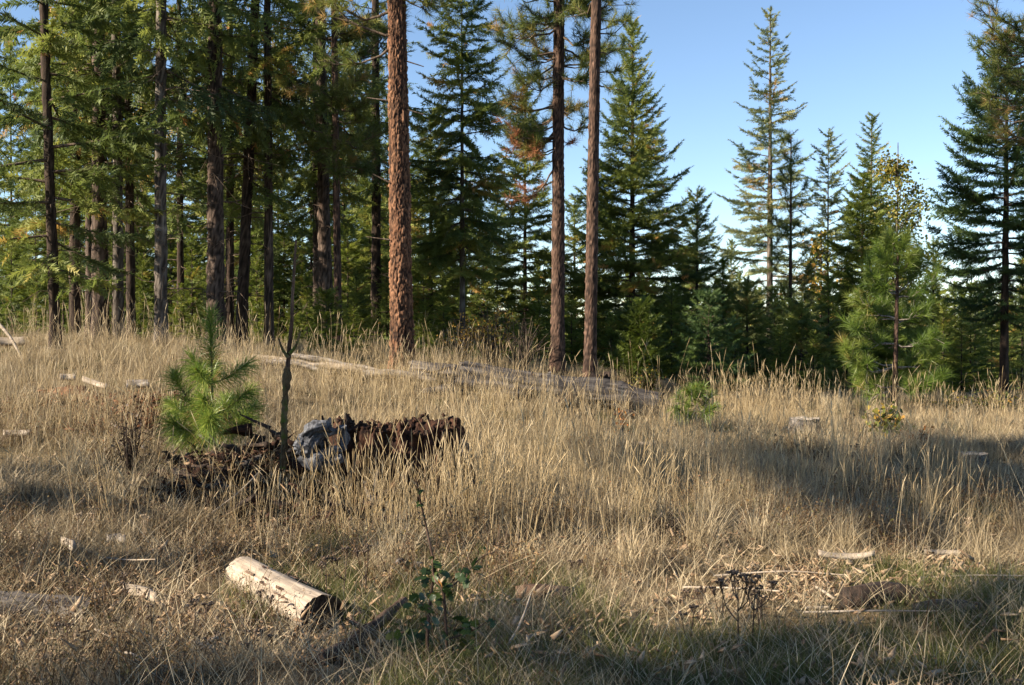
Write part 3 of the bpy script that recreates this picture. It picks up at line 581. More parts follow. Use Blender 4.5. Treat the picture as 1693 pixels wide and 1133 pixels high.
# small firs
own_fir('small_fir', 'small rounded bright fir right of the leaning slim pine', 'small fir', 1060, 20.5, 506, 8, M_firyel, M_darkbark, 41, 0, zb=.08, rmax=.62, nb=70, p=.55, spr=.15, ds=.07, tone=(0, .45), pend=.0, elev=(5, 50))
own_fir('small_fir', 'small dark layered fir beside the small rounded one', 'small fir', 1172, 20.5, 488, 8, M_firdark, M_darkbark, 42, 0, zb=.15, rmax=.85, nb=52, p=.75, spr=.17, ds=.09, elev=(0, 35), tone=(.2, 1))
own_fir('small_fir', 'slender pale green fir beside the drooping boughed trunk', 'small fir', 540, 20, 487, 5, M_firyel, M_greybark, 43, 0, zb=.1, rmax=.55, nb=44, p=.8, spr=.16, ds=.09, tone=(.2, .9))

UND = []
for sd_, kw in ((51, dict(H=5, zb=.3, rmax=1.25, nb=64, p=.7)), (52, dict(H=7, zb=.6, rmax=1.5, nb=74, p=.65, gapp=.15)), (53, dict(H=4, zb=.2, rmax=1.1, nb=56, p=.8))):
    W, nd = fir(np.random.default_rng(sd_), spr=.26, ds=.13, **kw); UND.append((W.mesh('limbs', M_limb), [mesh('crown', nd[0], nd[1], m_, nd[2]) for m_ in (M_firyel, M_fir)], trunk_mesh('trunk', kw['H'] * .96, .05, .012, M_darkbark, R, sides=8, step=.3, flare=.2), kw['H']))  # sun and shade on these firs put into needle colour, yellower and greener
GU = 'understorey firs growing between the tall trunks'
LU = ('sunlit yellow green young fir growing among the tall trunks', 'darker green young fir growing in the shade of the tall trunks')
LM = [(-60, 'left edge'), (92, 'leftmost fir'), (166, 'reddish trunk'), (217, 'black trunk'), (266, 'crooked trunk'), (357, 'broadest trunk'), (398, 'leaning trunk'), (445, 'red edged trunk'), (541, 'drooping fir'), (665, 'orange pine'), (765, 'thin pale trunk'), (922, 'brown pine'), (975, 'leaning slim pine'), (1045, 'large broad fir'), (1152, 'narrow dark fir'), (1272, 'tall open fir'), (1368, 'sparse conifer'), (1440, 'grey green fir'), (1479, 'young pine'), (1660, 'big dark fir'), (1800, 'right edge')]
SEEN = {}
def under_label(px, d, top, m_):
    k_ = max(i_ for i_, q in enumerate(LM) if q[0] <= px); tone = 'yellow green' if m_ == 0 else 'dark green'; far = 'tall' if top < 200 else 'deeper' if d >= 33 else 'nearer'
    t_ = '%s %s fir between the %s and the %s' % (far, tone, LM[k_][1], LM[k_ + 1][1]); SEEN[t_] = SEEN.get(t_, 0) + 1; n_ = SEEN[t_]
    return t_ if n_ == 1 else t_ + (', farther right', ', third', ', fourth', ', fifth')[min(n_, 5) - 2]
for k_, (px, d, top, v, m_) in sorted(enumerate(((20, 27, 380, 0, 0), (60, 33, 300, 1, 1), (105, 30, 420, 2, 0), (145, 36, 280, 1, 1), (188, 31, 395, 0, 0), (236, 27, 425, 2, 0), (228, 38, 250, 1, 1), (283, 34, 330, 1, 0), (318, 30, 380, 0, 0), (338, 40, 240, 1, 1), (425, 29, 400, 0, 0), (418, 42, 220, 1, 1), (470, 34, 330, 1, 0), (500, 28, 430, 2, 0), (575, 30, 360, 0, 0), (590, 26, 450, 2, 1), (612, 36, 300, 1, 0), (640, 27, 430, 2, 1), (700, 27, 420, 0, 0), (730, 33, 340, 1, 0), (800, 29, 400, 0, 1), (822, 35, 300, 1, 1), (890, 27, 470, 2, 0), (945, 28, 500, 2, 0), (1010, 27, 520, 2, 0), (1110, 28, 470, 0, 0), (1195, 32, 430, 0, 0), (1280, 31, 480, 2, 0), (1370, 29, 460, 0, 0), (1400, 27, 540, 2, 0), (1560, 29, 500, 2, 0), (1605, 33, 470, 0, 0), (1690, 30, 430, 0, 1), (1640, 40, 480, 1, 0), (1520, 26, 560, 2, 1), (10, 42, 330, 1, 1), (385, 33, 350, 0, 1), (555, 43, 200, 1, 1), (660, 41, 210, 1, 1), (770, 44, 260, 1, 1), (-20, 24, 400, 0, 1), (1735, 25, 420, 0, 1), (440, 25, 480, 2, 0), (482, 24, 500, 0, 0), (508, 25, 470, 2, 0), (585, 24, 490, 0, 0), (618, 25, 510, 2, 0), (300, 25, 470, 0, 0), (332, 24, 500, 2, 0), (232, 25, 480, 2, 0), (130, 26, 470, 0, 0), (60, 25, 470, 2, 0), (700, 24, 500, 2, 0), (733, 25, 480, 0, 0), (850, 25, 520, 2, 0), (892, 26, 500, 0, 0), (1215, 27, 520, 2, 0), (1290, 26, 540, 0, 0), (1345, 25, 550, 2, 0), (1590, 27, 520, 0, 0), (38, 22, 520, 2, 0), (112, 22, 535, 0, 0), (240, 22, 530, 2, 0), (318, 22.5, 525, 0, 0), (424, 23, 535, 2, 0), (498, 22, 550, 0, 0), (600, 22, 545, 2, 0), (715, 22, 550, 0, 0)) + tuple((px_, 33 + (px_ * 7) % 9, 60 + (px_ * 13) % 130, 1, 1) for px_ in range(20, 680, 55))), key=lambda e: e[1][0]):
    lm, cr, tm, H0 = UND[v]; x = PX(px, d); z0 = gz(x, d); s = (PZ(top, d) - z0) / H0
    if k_ < 0: continue
    r = thing('young_fir', under_label(px, d, top, m_), 'young fir', (x, d, z0), (0, 0, R.uniform(0, 6.28)), GU + (' in sun' if m_ == 0 else ' in shade')); r.scale = (min(s, 1.25),) * 2 + (s,)
    link('trunk', tm, r); link('limbs', lm, r, kind='stuff'); link('crown', cr[m_], r)

# trees beyond, each its own copy
FAR = []
for sd_, kw in ((61, dict(H=12, zb=.8, rmax=2.2, nb=70, p=.75)), (62, dict(H=14, zb=2.0, rmax=2.0, nb=70, p=.6)), (63, dict(H=10, zb=.5, rmax=2.1, nb=60, p=.8))):
    W, nd = fir(np.random.default_rng(sd_), spr=.6, ds=.34, templ=FR_LOW, **kw); FAR.append([mesh('crown', nd[0], nd[1], m_, nd[2]) for m_ in (M_fir, M_firyel, M_firblue)] + [trunk_mesh('trunk', kw['H'] * .95, .13, .03, M_darkbark, R, sides=7, step=.6), kw['H']])
FL = ('distant dark green fir in the woods beyond the clearing', 'distant yellowish fir in the woods beyond the clearing', 'distant blue green fir in the woods beyond the clearing')
def far_tree(px, d, top):
    v, m_ = int(R.integers(3)), int(R.choice((0, 0, 1, 2))); q = FAR[v]; x = PX(px, d); z0 = gz(x, d) - .1; s = (PZ(top, d) - z0) / q[4]
    r = thing('distant_fir', FL[m_], 'distant fir', (x, d, z0), (0, 0, R.uniform(0, 6.28)), FL[m_].replace('distant', 'far').replace(' fir ', ' firs ')); w = min(max(s, .45), 1.5) * R.uniform(.8, 1.1); r.scale = (w, w, s)
    link('trunk', q[3], r); link('crown', q[m_], r)
for px in np.arange(-60, 700, 23): far_tree(px + R.normal(0, 8), R.uniform(45, 75), R.uniform(330, 470) - 40 * (R.random() < .3))
for px in np.arange(690, 1240, 24): far_tree(px + R.normal(0, 8), R.uniform(42, 70), R.uniform(400, 500))
for px in np.arange(1220, 1760, 24): far_tree(px + R.normal(0, 8), R.uniform(50, 85), R.uniform(478, 515))
for px in np.arange(-150, 1850, 22): far_tree(px + R.normal(0, 8), R.uniform(100, 170), R.uniform(485, 520))
for px in np.arange(1000, 1740, 17): far_tree(px + R.normal(0, 6), R.uniform(40, 56), R.uniform(452, 505))
far_tree(1620, 60, 470); far_tree(1590, 75, 482); far_tree(40, 60, 470)
# the wood far behind, read as one mass
n_ = 420; X_ = R.uniform(-420, 420, n_); Y_ = R.uniform(260, 420, n_); Z_ = ground(X_, Y_); mb = MB()
for x, y, z in zip(X_, Y_, Z_):
    h = R.uniform(14, 22); k_ = 26; t_ = R.random(k_) ** .7; rr = (1 - t_) * 4.2 + .4; an = R.uniform(0, 6.28, k_); p0 = np.c_[x + np.cos(an) * rr, y + np.sin(an) * rr, z + h * t_ - .6]; p1 = np.c_[x + np.cos(an + .5) * rr * .3, y + np.sin(an + .5) * rr * .3, z + h * t_ + 1.4]; p2 = np.c_[x + np.cos(an + .9) * rr * .8, y + np.sin(an + .9) * rr * .8, z + h * t_ - 1]
    mb.add(np.stack([p0, p1, p2], 1).reshape(-1, 3), np.arange(k_ * 3).reshape(-1, 3), R.random())
link('far_woods', mb.mesh('far_woods', M_fir), kind='stuff', label='solid far off line of dark conifer woods along the horizon')

# trees outside the frame on the left whose shadows lie across the clearing
W, nd = fir(np.random.default_rng(77), H=20, zb=9.3, rmax=2.4, nb=64, elev=(0, 30), pend=.2, ds=.2, spr=.42, gapp=.15)
TALL.append((W.mesh('limbs', M_limb), mesh('crown', nd[0], nd[1], M_fir, nd[2])))
for px_x, y_, v, s, lab in ((-16, -1.75, 2, 1.1, 'tall fir left of the view shading the front of the clearing'), (-13, -1.7, 2, 1.0, 'tall fir farther left of the view shading the nearest grass'), (-16, 3.6, 3, 1.0, 'tall fir left of the view throwing a band of shade across the clearing'), (-18.5, 3.8, 3, 1.05, 'high crowned fir left of the view lengthening the shade band'), (-15, 2.3, 3, .95, 'high crowned fir left of the view throwing broken shade on the right grass'), (-6.6, 6.9, 2, .28, 'young fir just left of the view shading the left edge'), (-7.4, 7.6, 2, .21, 'smaller young fir just left of the view beside another')):
    r = thing('fir_tree', lab, 'fir tree', (px_x, y_, gz(px_x, y_))); r.scale = (s,) * 3
    link('trunk', trunk_mesh('trunk', (11.5, 11, 12.5, 19.5)[v], .2, .05, M_firbark, R, sides=12, step=.3), r); link('limbs', TALL[v][0], r, kind='stuff'); link('crown', TALL[v][1], r)

#PART2
# ------------------------------------------------------------------ logs, stumps and loose wood
def rot_between(v): return Vector(v).to_track_quat('X', 'Z').to_euler()
def log_parts(root, L_, r0, r1, mat, endmat, sides=36, step=.03, rough=.06, recess=.0, knots=4, seed=0, wav=.02, flat=1.0, ragged=0.0, cracks=0):
    """a log along local x from 0 to L_"""
    n = int(L_ / step) + 2; s = np.linspace(0, L_, n); rng = np.random.default_rng(seed + 900); th = np.arange(sides) / sides * 2 * np.pi
    Pc = np.c_[s, wav * vnoise(np.c_[s * 1.1, s * 0 + 2, s * 0], seed), wav * .6 * vnoise(np.c_[s * 1.3, s * 0 + 5, s * 0], seed)]
    r = r0 + (r1 - r0) * s / L_; S, T_ = np.meshgrid(s, th, indexing='ij'); q = np.stack([S * 1.6, np.cos(T_) * 2.2, np.sin(T_) * 2.2], -1)
    d = r0 * (rough * 2 * fbm(q * .8, 3, seed) + rough * vnoise(q * np.array((.6, 5, 5)), seed + 5))
    for _ in range(knots):
        ks, kt = rng.uniform(.1, .9) * L_, rng.uniform(0, 3.1); dd = np.exp(-((S - ks) ** 2 + (r0 * ((T_ - kt + np.pi) % (2 * np.pi) - np.pi)) ** 2) / (2 * (.22 * r0) ** 2)); d += .16 * r0 * dd
    for _ in range(cracks):
        kt, k0, k1 = rng.uniform(.2, 3.0), *np.sort(rng.uniform(-.1, 1.1, 2)) * L_; d -= .09 * r0 * np.exp(-((T_ - kt - .10 * vnoise(np.stack([S * 5, T_ * 0, S * 0 + kt], -1), 9)) / .045) ** 2) * np.clip((S - k0) * 12, 0, 1) * np.clip((k1 - S) * 12, 0, 1)
    rr = r[:, None] + d
    X = Pc[:, None] + np.stack([ragged * vnoise(np.stack([np.cos(T_) * 4, np.sin(T_) * 4, S * 0], -1), seed + 2) * np.where((np.arange(n) == 0) | (np.arange(n) == n - 1), 1, 0)[:, None], rr * np.cos(T_), rr * np.sin(T_) * flat], -1)
    V = X.reshape(-1, 3); i = np.arange(n - 1)[:, None] * sides; j = np.arange(sides)[None]; k = (j + 1) % sides
    F = np.stack([i + j, i + k, i + sides + k, i + sides + j], -1).reshape(-1, 4); link('log_wood', mesh('log_wood', V, F, mat, smooth=True), root)
    for e, ix in (('cut_end', n - 1), ('cut_end', 0)):
        ring = X[ix]; c = ring.mean(0); sg = 1 if ix else -1; VV, nr = [], 6
        for a_ in np.linspace(1, 0.0, nr)[:-1]:
            rg = c + (ring - c) * a_; rg = rg + np.c_[np.full(sides, -sg * (recess * (1 - a_ ** 4) if recess else 0)) + .012 * vnoise(rg * 22, seed + 3) * (a_ < 1), np.zeros(sides), np.zeros(sides)]; VV.append(rg)
        VV.append(c[None] - np.array((sg * recess, 0, 0))); VV = np.concatenate(VV); FF = []
        i = np.arange(nr - 2)[:, None] * sides; Q = np.stack([i + j, i + k, i + sides + k, i + sides + j], -1).reshape(-1, 4)
        jj = np.arange(sides); T3 = np.stack([(nr - 2) * sides + jj, (nr - 2) * sides + (jj + 1) % sides, np.full(sides, len(VV) - 1)], 1)
        if ix == 0: Q, T3 = Q[:, ::-1], T3[:, ::-1]
        link('cut_end', mesh('cut_end', VV, [Q, T3], endmat, smooth=True), root)
def log_between(name, label, cat, a_, b_, r0, r1, mat, endmat, group=None, **kw):
    a_, b_ = np.array(a_), np.array(b_); d = b_ - a_; root = thing(name, label, cat, a_, rot_between(d), group); log_parts(root, np.linalg.norm(d), r0, r1, mat, endmat, **kw); return root
def gp(px, d, dz=0): x = PX(px, d); return np.array((x, d, gz(x, d) + dz))

lg = log_between('fallen_log', 'short bleached barkless log with a cut end coloured dark as in shade', 'log', gp(398, 6.75, .05), gp(533, 5.76, .07), .108, .126, M_pale, M_cut, sides=96, step=.012, rough=.025, recess=.02, knots=6, seed=4, wav=.008, ragged=.012, cracks=9)
mb = MB()   # loose bark still clinging to the back half
for _ in range(9):
    s0 = R.uniform(.05, .8); t0 = R.uniform(.7, 2.6); n_ = 7; ss = np.linspace(0, R.uniform(.08, .22), n_); G = np.array([[(s0 + q, (.122 + .006) * math.cos(t0 + w * R.uniform(.8, 1.2)), .128 * math.sin(t0 + w)) for w in (-.05, 0, .05)] for q in ss]).reshape(-1, 3)
    i = np.arange(n_ - 1)[:, None] * 3; j = np.arange(2)[None]; mb.add(G + R.normal(0, .003, G.shape), np.stack([i + j, i + j + 1, i + j + 4, i + j + 3], -1).reshape(-1, 4))
link('bark_strips', mb.mesh('bark_strips', M_darkstick), lg, kind='stuff')

def stick(name, label, cat, pts, r0, r1, mat, group=None, twigs=0, sides=8, rough=.12):
    P = spline(pts, max(8, 4 * len(pts))); o = P[0].copy(); root = thing(name, label, cat, o, (0, 0, 0), group); n = len(P); r = np.linspace(r0, r1, n)
    mb = MB(); q = np.linspace(0, 1, n)[:, None] * 9; th = np.arange(sides)[None] * 1.0; add_tube(mb, P - o, r, sides, .5, disp=r[:, None] * rough * 2 * vnoise(np.stack([q + 0 * th, th + 0 * q, 0 * q + 0 * th], -1), int(R.integers(90))))
    link('wood', mb.mesh('wood', mat, True), root)
    for _ in range(twigs):
        k_ = R.integers(2, n - 2); b_ = P[k_] - o; e = b_ + unit(R.normal(0, 1, 3) * (1, 1, .6) + (0, 0, .4)) * R.uniform(4, 9) * r0
        tb = MB(); add_tube(tb, np.array([b_, (b_ + e) / 2 + R.normal(0, r0 * .4, 3), e]), [r0 * .35, r0 * .25, r0 * .1], 5); link('twig', tb.mesh('twig', mat), root)
    return root
stick('fallen_branch', 'dark curved fallen branch slanting up beside the leafy shrub', 'branch', [gp(525, 4.9, .02), gp(575, 5.15, .07), gp(625, 5.45, .09), gp(668, 5.8, .12)], .036, .022, M_darkstick, twigs=5, sides=12)

# the long log and the bleached poles along the foot of the big trunks
log_between('fallen_log', 'long grey fallen log coloured dark as in shade below the two slim pine trunks', 'log', gp(1085, 16.3, .21), gp(760, 17.0, .22), .18, .22, M_shadedlog, M_oldgrey, sides=44, step=.03, rough=.17, seed=8, wav=.07, ragged=.14, knots=9, cracks=8)
log_between('fallen_log', 'grey log with pale top lying right of the orange pine foot', 'log', gp(870, 17.1, .16), gp(683, 17.4, .17), .15, .17, M_oldgrey, M_shadedlog, sides=36, step=.03, rough=.16, seed=9, wav=.06, ragged=.12, knots=6, cracks=6)
for px, d, l, w, rz, mt, lab in ((735, 16.6, .7, .2, .1, M_shadedlog, 'dark broken slab leaning on the grey log right of the orange pine'), (845, 16.5, .5, .22, -.3, M_shadedlog, 'grey broken slab lying before the long dark log'), (935, 16.3, .6, .2, .2, M_char, 'black rotten slab before the long dark log under the brown pine'), (1035, 16.0, .5, .16, -.2, M_char, 'black rotten chunk at the right end of the long dark log')):
    mb = MB(); SH = np.linspace(0, 1, 7); W_ = w * (.5 + .5 * np.sin(SH * 3.14)) * R.uniform(.8, 1.2, 7); rg = []
    for a_, b_ in zip(SH, W_): rg += [((a_ - .5) * l, -b_ / 2 + R.normal(0, .02), R.uniform(-.02, .02)), ((a_ - .5) * l, -b_ * .3, b_ * R.uniform(.5, .9)), ((a_ - .5) * l, b_ * .3, b_ * R.uniform(.4, .9)), ((a_ - .5) * l, b_ / 2 + R.normal(0, .02), 0)]
    i = np.arange(6)[:, None] * 4; j = np.arange(4)[None]; k = (j + 1) % 4; mb.add(np.array(rg), np.vstack([np.stack([i + j, i + 4 + j, i + 4 + k, i + k], -1).reshape(-1, 4), [[0, 1, 2, 3], [27, 26, 25, 24]]])); link('wood_slab', mb.mesh('wood_slab', mt), None, gp(px, d, .02), (R.normal(0, .1), R.normal(0, .1), rz), label=lab, category='wood slab')
GPO = 'bleached poles heaped left of the orange pine'
for k_, (a_, b_, r_) in enumerate((((418, 18.0, .10), (560, 17.6, .06), .055), ((430, 17.8, .03), (545, 17.5, .02), .05), ((470, 18.1, .16), (635, 17.6, .05), .05), ((500, 17.7, .05), (640, 17.3, .03), .06), ((545, 17.9, .12), (660, 17.2, .08), .04), ((590, 17.3, .06), (720, 17.1, .06), .06))):
    p0, p1 = gp(*a_), gp(*b_); mid = (p0 + p1) / 2 + (0, 0, R.uniform(.02, .09)); stick('bleached_pole', 'silver grey weathered pole in the heap left of the orange pine', 'pole', [p0, mid, p1], r_, r_ * .7, M_silver if k_ % 3 else M_pale, GPO, 0, 10)
stick('fallen_branch', 'thin dark bare branch lying just right of the orange pine foot', 'branch', [gp(690, 17.2, .22), gp(715, 17.1, .20), gp(745, 17.0, .33)], .02, .008, M_darkbark)
stick('fallen_branch', 'long pale leaning stick at the far left edge of the grass', 'branch', [gp(-30, 17, .75), gp(10, 16.8, .45), gp(35, 16.6, .08)], .03, .02, M_pale)

def stump(px, d, dia, h, label, top, side, seed, jag=.02):
    root = thing('tree_stump', label, 'stump', at(px, d, -.03), (0, 0, 0)); n, m_ = 30, 8; th = np.arange(n) / n * 2 * np.pi; z = np.linspace(0, h + .03, m_)
    Z, T_ = np.meshgrid(z, th, indexing='ij'); q = np.stack([np.cos(T_) * 2, np.sin(T_) * 2, Z * 2], -1); r = dia / 2 * (1 + .35 * np.exp(-Z / (.3 * dia)) * (.6 + .8 * np.abs(vnoise(q * 1.3, seed)))) + dia * .06 * vnoise(q * 3, seed + 1)
    Z = Z + (jag * vnoise(q * 2.5, seed + 2)) * (Z > h - .01); X = np.stack([r * np.cos(T_), r * np.sin(T_), Z], -1); V = X.reshape(-1, 3); i = np.arange(m_ - 1)[:, None] * n; j = np.arange(n)[None]; k = (j + 1) % n
    link('bark', mesh('bark', V, np.stack([i + j, i + k, i + n + k, i + n + j], -1).reshape(-1, 4), side), root); rg = X[-1]; c = rg.mean(0); VV = np.vstack([rg, c + (rg - c) * .5 + np.c_[np.zeros((n, 2)), .01 * vnoise(rg * 30, 3)], c]); jj = np.arange(n); kk = (jj + 1) % n
    link('cut_top', mesh('cut_top', VV, [np.stack([jj, kk, n + kk, n + jj], 1), np.stack([n + jj, n + kk, np.full(n, 2 * n)], 1)], top), root); return root
stump(1330, 16, .42, .21, 'low pale topped stump between tall golden stalks and the yellow leaved sapling', M_stumptop, M_oldgrey, 3)
stump(1608, 12.8, .34, .15, 'low grey stump in the short grass near the right edge', M_stumptop, M_oldgrey, 5)
stump(992, 17.4, .34, .36, 'dark jagged stump against the foot of the leaning slim pine', M_char, M_darkbark, 7, .08)
stump(893, 16.9, .42, .30, 'rounded dark stump half behind the long grey log', M_oldgrey, M_char, 9, .10)

# the big rotten stump
sx_, sy_ = PX(655, 9.2), 9.2; z0 = gz(sx_, sy_) - .08
rs = thing('rotten_stump', 'large rotten reddish stump crumbling in the middle of the grass', 'stump', (sx_, sy_, z0)); HT = .745 - z0
n, m_ = 200, 46; th = np.arange(n) / n * 2 * np.pi; z = np.linspace(0, 1, m_); Z, T_ = np.meshgrid(z, th, indexing='ij'); q = np.stack([np.cos(T_) * 1.5, np.sin(T_) * 1.5, Z * 1.1], -1)
rim = 1 + .03 * vnoise(q * np.array((13, 13, 0)), 31) + .035 * vnoise(q * np.array((27, 27, 0)), 37) + .07 * vnoise(q * np.array((2.6, 2.6, 0)), 32) + .17 * np.exp(-((T_ - 6.0) / .10) ** 2)
r = .50 * (1 + .75 * np.exp(-Z / .30) * (.5 + .5 * np.abs(vnoise(q * 1.7, 33)))) + .09 * vnoise(q * np.array((2.5, 2.5, 1.2)), 34) + .13 * fbm(q * np.array((4.5, 4.5, 3.2)), 4, 35) + .05 * fbm(q * np.array((15, 15, 5)), 3, 39) - .05 * np.clip(Z - .8, 0, 1) * 2
xsq = np.where(np.cos(T_) > 0, 1.12, 1.0)
V = np.stack([r * xsq * np.cos(T_), r * np.sin(T_), Z * HT * rim], -1).reshape(-1, 3); i = np.arange(m_ - 1)[:, None] * n; j = np.arange(n)[None]; k = (j + 1) % n; Fq = np.stack([i + j, i + k, i + n + k, i + n + j], -1).reshape(-1, 4)
ring = V.reshape(m_, n, 3)[-1]; inn = []
for a_, dz in ((.90, -.02), (.78, -.16), (.55, -.22), (.25, -.2)): inn.append(ring * (a_, a_, 1) + np.c_[np.zeros((n, 2)), dz * HT * 1.2 + .05 * vnoise(ring * 7 * a_, 36)])
VV = np.vstack([V] + inn + [np.array([[0, 0, HT * .75]])]); Fi = []
for s_ in range(4): b0 = (m_ - 1 + s_) * n; jj = np.arange(n); Fi.append(np.stack([b0 + jj, b0 + (jj + 1) % n, b0 + n + (jj + 1) % n, b0 + n + jj], 1))
jj = np.arange(n); link('rotten_wood', mesh('rotten_wood', VV, [np.vstack([Fq] + Fi), np.stack([(m_ + 3) * n + jj, (m_ + 3) * n + (jj + 1) % n, np.full(n, len(VV) - 1)], 1)], M_rot), rs)
def shard(L_, w, t_, rng, seg=5):
    """jagged splinter along z"""
    P = []
    for a_ in np.linspace(0, 1, seg):
        ww = w * (1 - .75 * a_ ** 1.5) * rng.uniform(.75, 1.2); tt = t_ * (1 - .6 * a_) * rng.uniform(.7, 1.2); o = rng.normal(0, w * .10, 2)
        P += [(-ww / 2 + o[0], -tt / 2 + o[1], a_ * L_), (ww / 2 + o[0], -tt / 2 * rng.uniform(.3, 1) + o[1], a_ * L_ + rng.normal(0, .02 * L_)), (ww / 2 * rng.uniform(.5, 1) + o[0], tt / 2 + o[1], a_ * L_), (-ww / 2 + o[0], tt / 2 * rng.uniform(.4, 1) + o[1], a_ * L_)]
    i = np.arange(seg - 1)[:, None] * 4; j = np.arange(4)[None]; k = (j + 1) % 4; e = (seg - 1) * 4
    return np.array(P), np.vstack([np.stack([i + j, i + k, i + 4 + k, i + 4 + j], -1).reshape(-1, 4), [[e, e + 1, e + 2, e + 3], [3, 2, 1, 0]]])
for k_ in range(34):      # broken slabs and splinters standing round the shell
    t0 = R.uniform(3.3, 6.5) if k_ < 34 else R.uniform(0, 6.28); rad = R.uniform(.50, .60) + (.08 if math.sin(t0) < -.3 else 0); l = R.uniform(.10, .42); zz = R.uniform(-.02, max(.02, HT - l * R.uniform(.95, 1.8))); V, F = shard(l, R.uniform(.02, .15), R.uniform(.015, .045), R)
    o = link('wood_splinter', mesh('wood_splinter', V, F, (M_char, M_rot, M_rot, M_char, M_rot, M_oldgrey)[k_ % 6]), rs, (rad * 1.05 * math.cos(t0), rad * math.sin(t0), max(0, zz)), (R.normal(0, .14), R.normal(0, .28), t0 + math.pi / 2 + R.normal(0, .4)))
for px, top, w in ((566, 683, .06), (578, 692, .05), (540, 688, .07), (525, 694, .08), (722, 703, .13), (735, 712, .09), (700, 712, .1), (605, 706, .08), (655, 712, .07), (680, 710, .09), (590, 700, .05), (512, 700, .06), (555, 697, .09), (630, 709, .09), (645, 713, .12), (715, 711, .1)):
    d = R.uniform(8.85, 9.3); l = .28; V, F = shard(l, w, w * .5, R); p = P3(px, top, d); link('wood_splinter', mesh('wood_splinter', V, F, M_char), rs, (p[0] - sx_, p[1] - sy_, p[2] - z0 - l), (R.normal(0, .1), R.normal(0, .12), R.uniform(-.5, .5)))
rk = link('grey_root_knot', None, rs); rk['label'] = 'twisted grey weathered root knot coloured dim blue as in shade'
for pts, r_ in (([(498, 745), (507, 722), (518, 706), (540, 702)], .05), ([(505, 752), (512, 768), (530, 764), (566, 757)], .045), ([(520, 762), (545, 745), (566, 742)], .03), ([(540, 702), (528, 716), (515, 730), (503, 760)], .045), ([(566, 705), (569, 725), (566, 745)], .03), ([(512, 730), (522, 722), (545, 715), (568, 712)], .028), ([(500, 738), (508, 750), (520, 768), (526, 775)], .05), ([(522, 726), (530, 738), (528, 752)], .022)):
    P = spline([P3(a_, b_, 8.50 + .06 * math.sin(a_ * .3)) - (sx_, sy_, z0) for a_, b_ in pts], 18); mb = MB(); rr = r_ * (1 + .25 * np.sin(np.linspace(.2, 3, 18))) * np.linspace(1, .7, 18); th_ = np.minimum(np.arange(30), 30 - np.arange(30))[None] * .62; q_ = np.linspace(0, 6, 18)[:, None]
    add_tube(mb, P, rr * .8, 30, .5, disp=rr[:, None] * (.9 * np.abs(vnoise(np.stack([.3 * q_ + 0 * th_, 1.1 * th_ + 0 * q_, 0 * q_ + 0 * th_], -1), int(R.integers(99)))) - .3 * np.abs(vnoise(np.stack([.8 * q_ + 0 * th_, 2.6 * th_ + 0 * q_, 0 * q_ + 0 * th_], -1), 8)) + .2 * vnoise(np.stack([2 * q_ + 0 * th_, th_ + 0 * q_, 0 * q_ + 0 * th_], -1), 7))); link('root', mb.mesh('root', M_shadedroot, True), rk)
top = ring[::2]; mb = MB()   # crumbs of rot lying along the broken rim
for p in np.vstack([top, top * (.93, .93, .97), top * (.85, .85, .9)]):
    V, F = shard(R.uniform(.015, .06), R.uniform(.02, .06), R.uniform(.015, .05), R, 3); E = np.array(Euler(R.uniform(-1.5, 1.5, 3)).to_matrix()); mb.add(V @ E.T + p + R.normal(0, .012, 3), F, R.random())
link('rot_crumbs', mb.mesh('rot_crumbs', M_rot), rs, kind='stuff')
GR = 'dark rotten wood pieces spilled on the left of the big stump'
for k_ in range(84):
    px, d = (R.uniform(275, 570), R.uniform(8.15, 9.5)) if k_ < 56 else (R.uniform(560, 775), R.uniform(8.15, 8.6)); V, F = shard(R.uniform(.10, .32), R.uniform(.06, .15), R.uniform(.03, .08), R, 5); p = gp(px, d, R.uniform(.0, .10) + (.10 if px > 400 else .02))
    r = link('rotten_wood_piece', mesh('rotten_wood_piece', V, F, (M_char, M_rot, M_rot, M_char, M_char, M_oldgrey, M_rot)[k_ % 7]), None, p, (R.normal(1.35, .25), R.normal(0, .25), R.uniform(-2.2, -.6) + (math.pi if R.random() < .3 else 0)), label='dark rotten wood piece spilled on the left side of the big stump' if k_ < 56 else 'rotten wood piece crumbled off the front of the big stump', category='wood piece', group=GR if k_ < 56 else 'rotten wood pieces below the front of the big stump')
for px, py, d, l, w, rz, mt, lab in ((392, 706, 9.0, .26, .16, -1.2, M_rot, 'dark reddish chunk of rotten wood beside the pine sapling'), (408, 700, 9.1, .26, .10, -.8, M_char, 'black wood chunk right below the pine sapling'), (690, 915, 6.9, .17, .11, -1.0, M_oldgrey, 'grey broken wood block in the grass behind the leafy shrub'), (325, 765, 8.6, .22, .06, -.9, M_char, 'charcoal dark pointed slab at the left foot of the rotten stump')):
    V, F = shard(l, w, w * .7, R, 6); p = P3(px, py, d); link('wood_chunk', mesh('wood_chunk', V, F, mt), None, (p[0], p[1], gz(p[0], p[1]) + .05), (1.15, R.normal(0, .3), rz), label=lab, category='wood chunk')

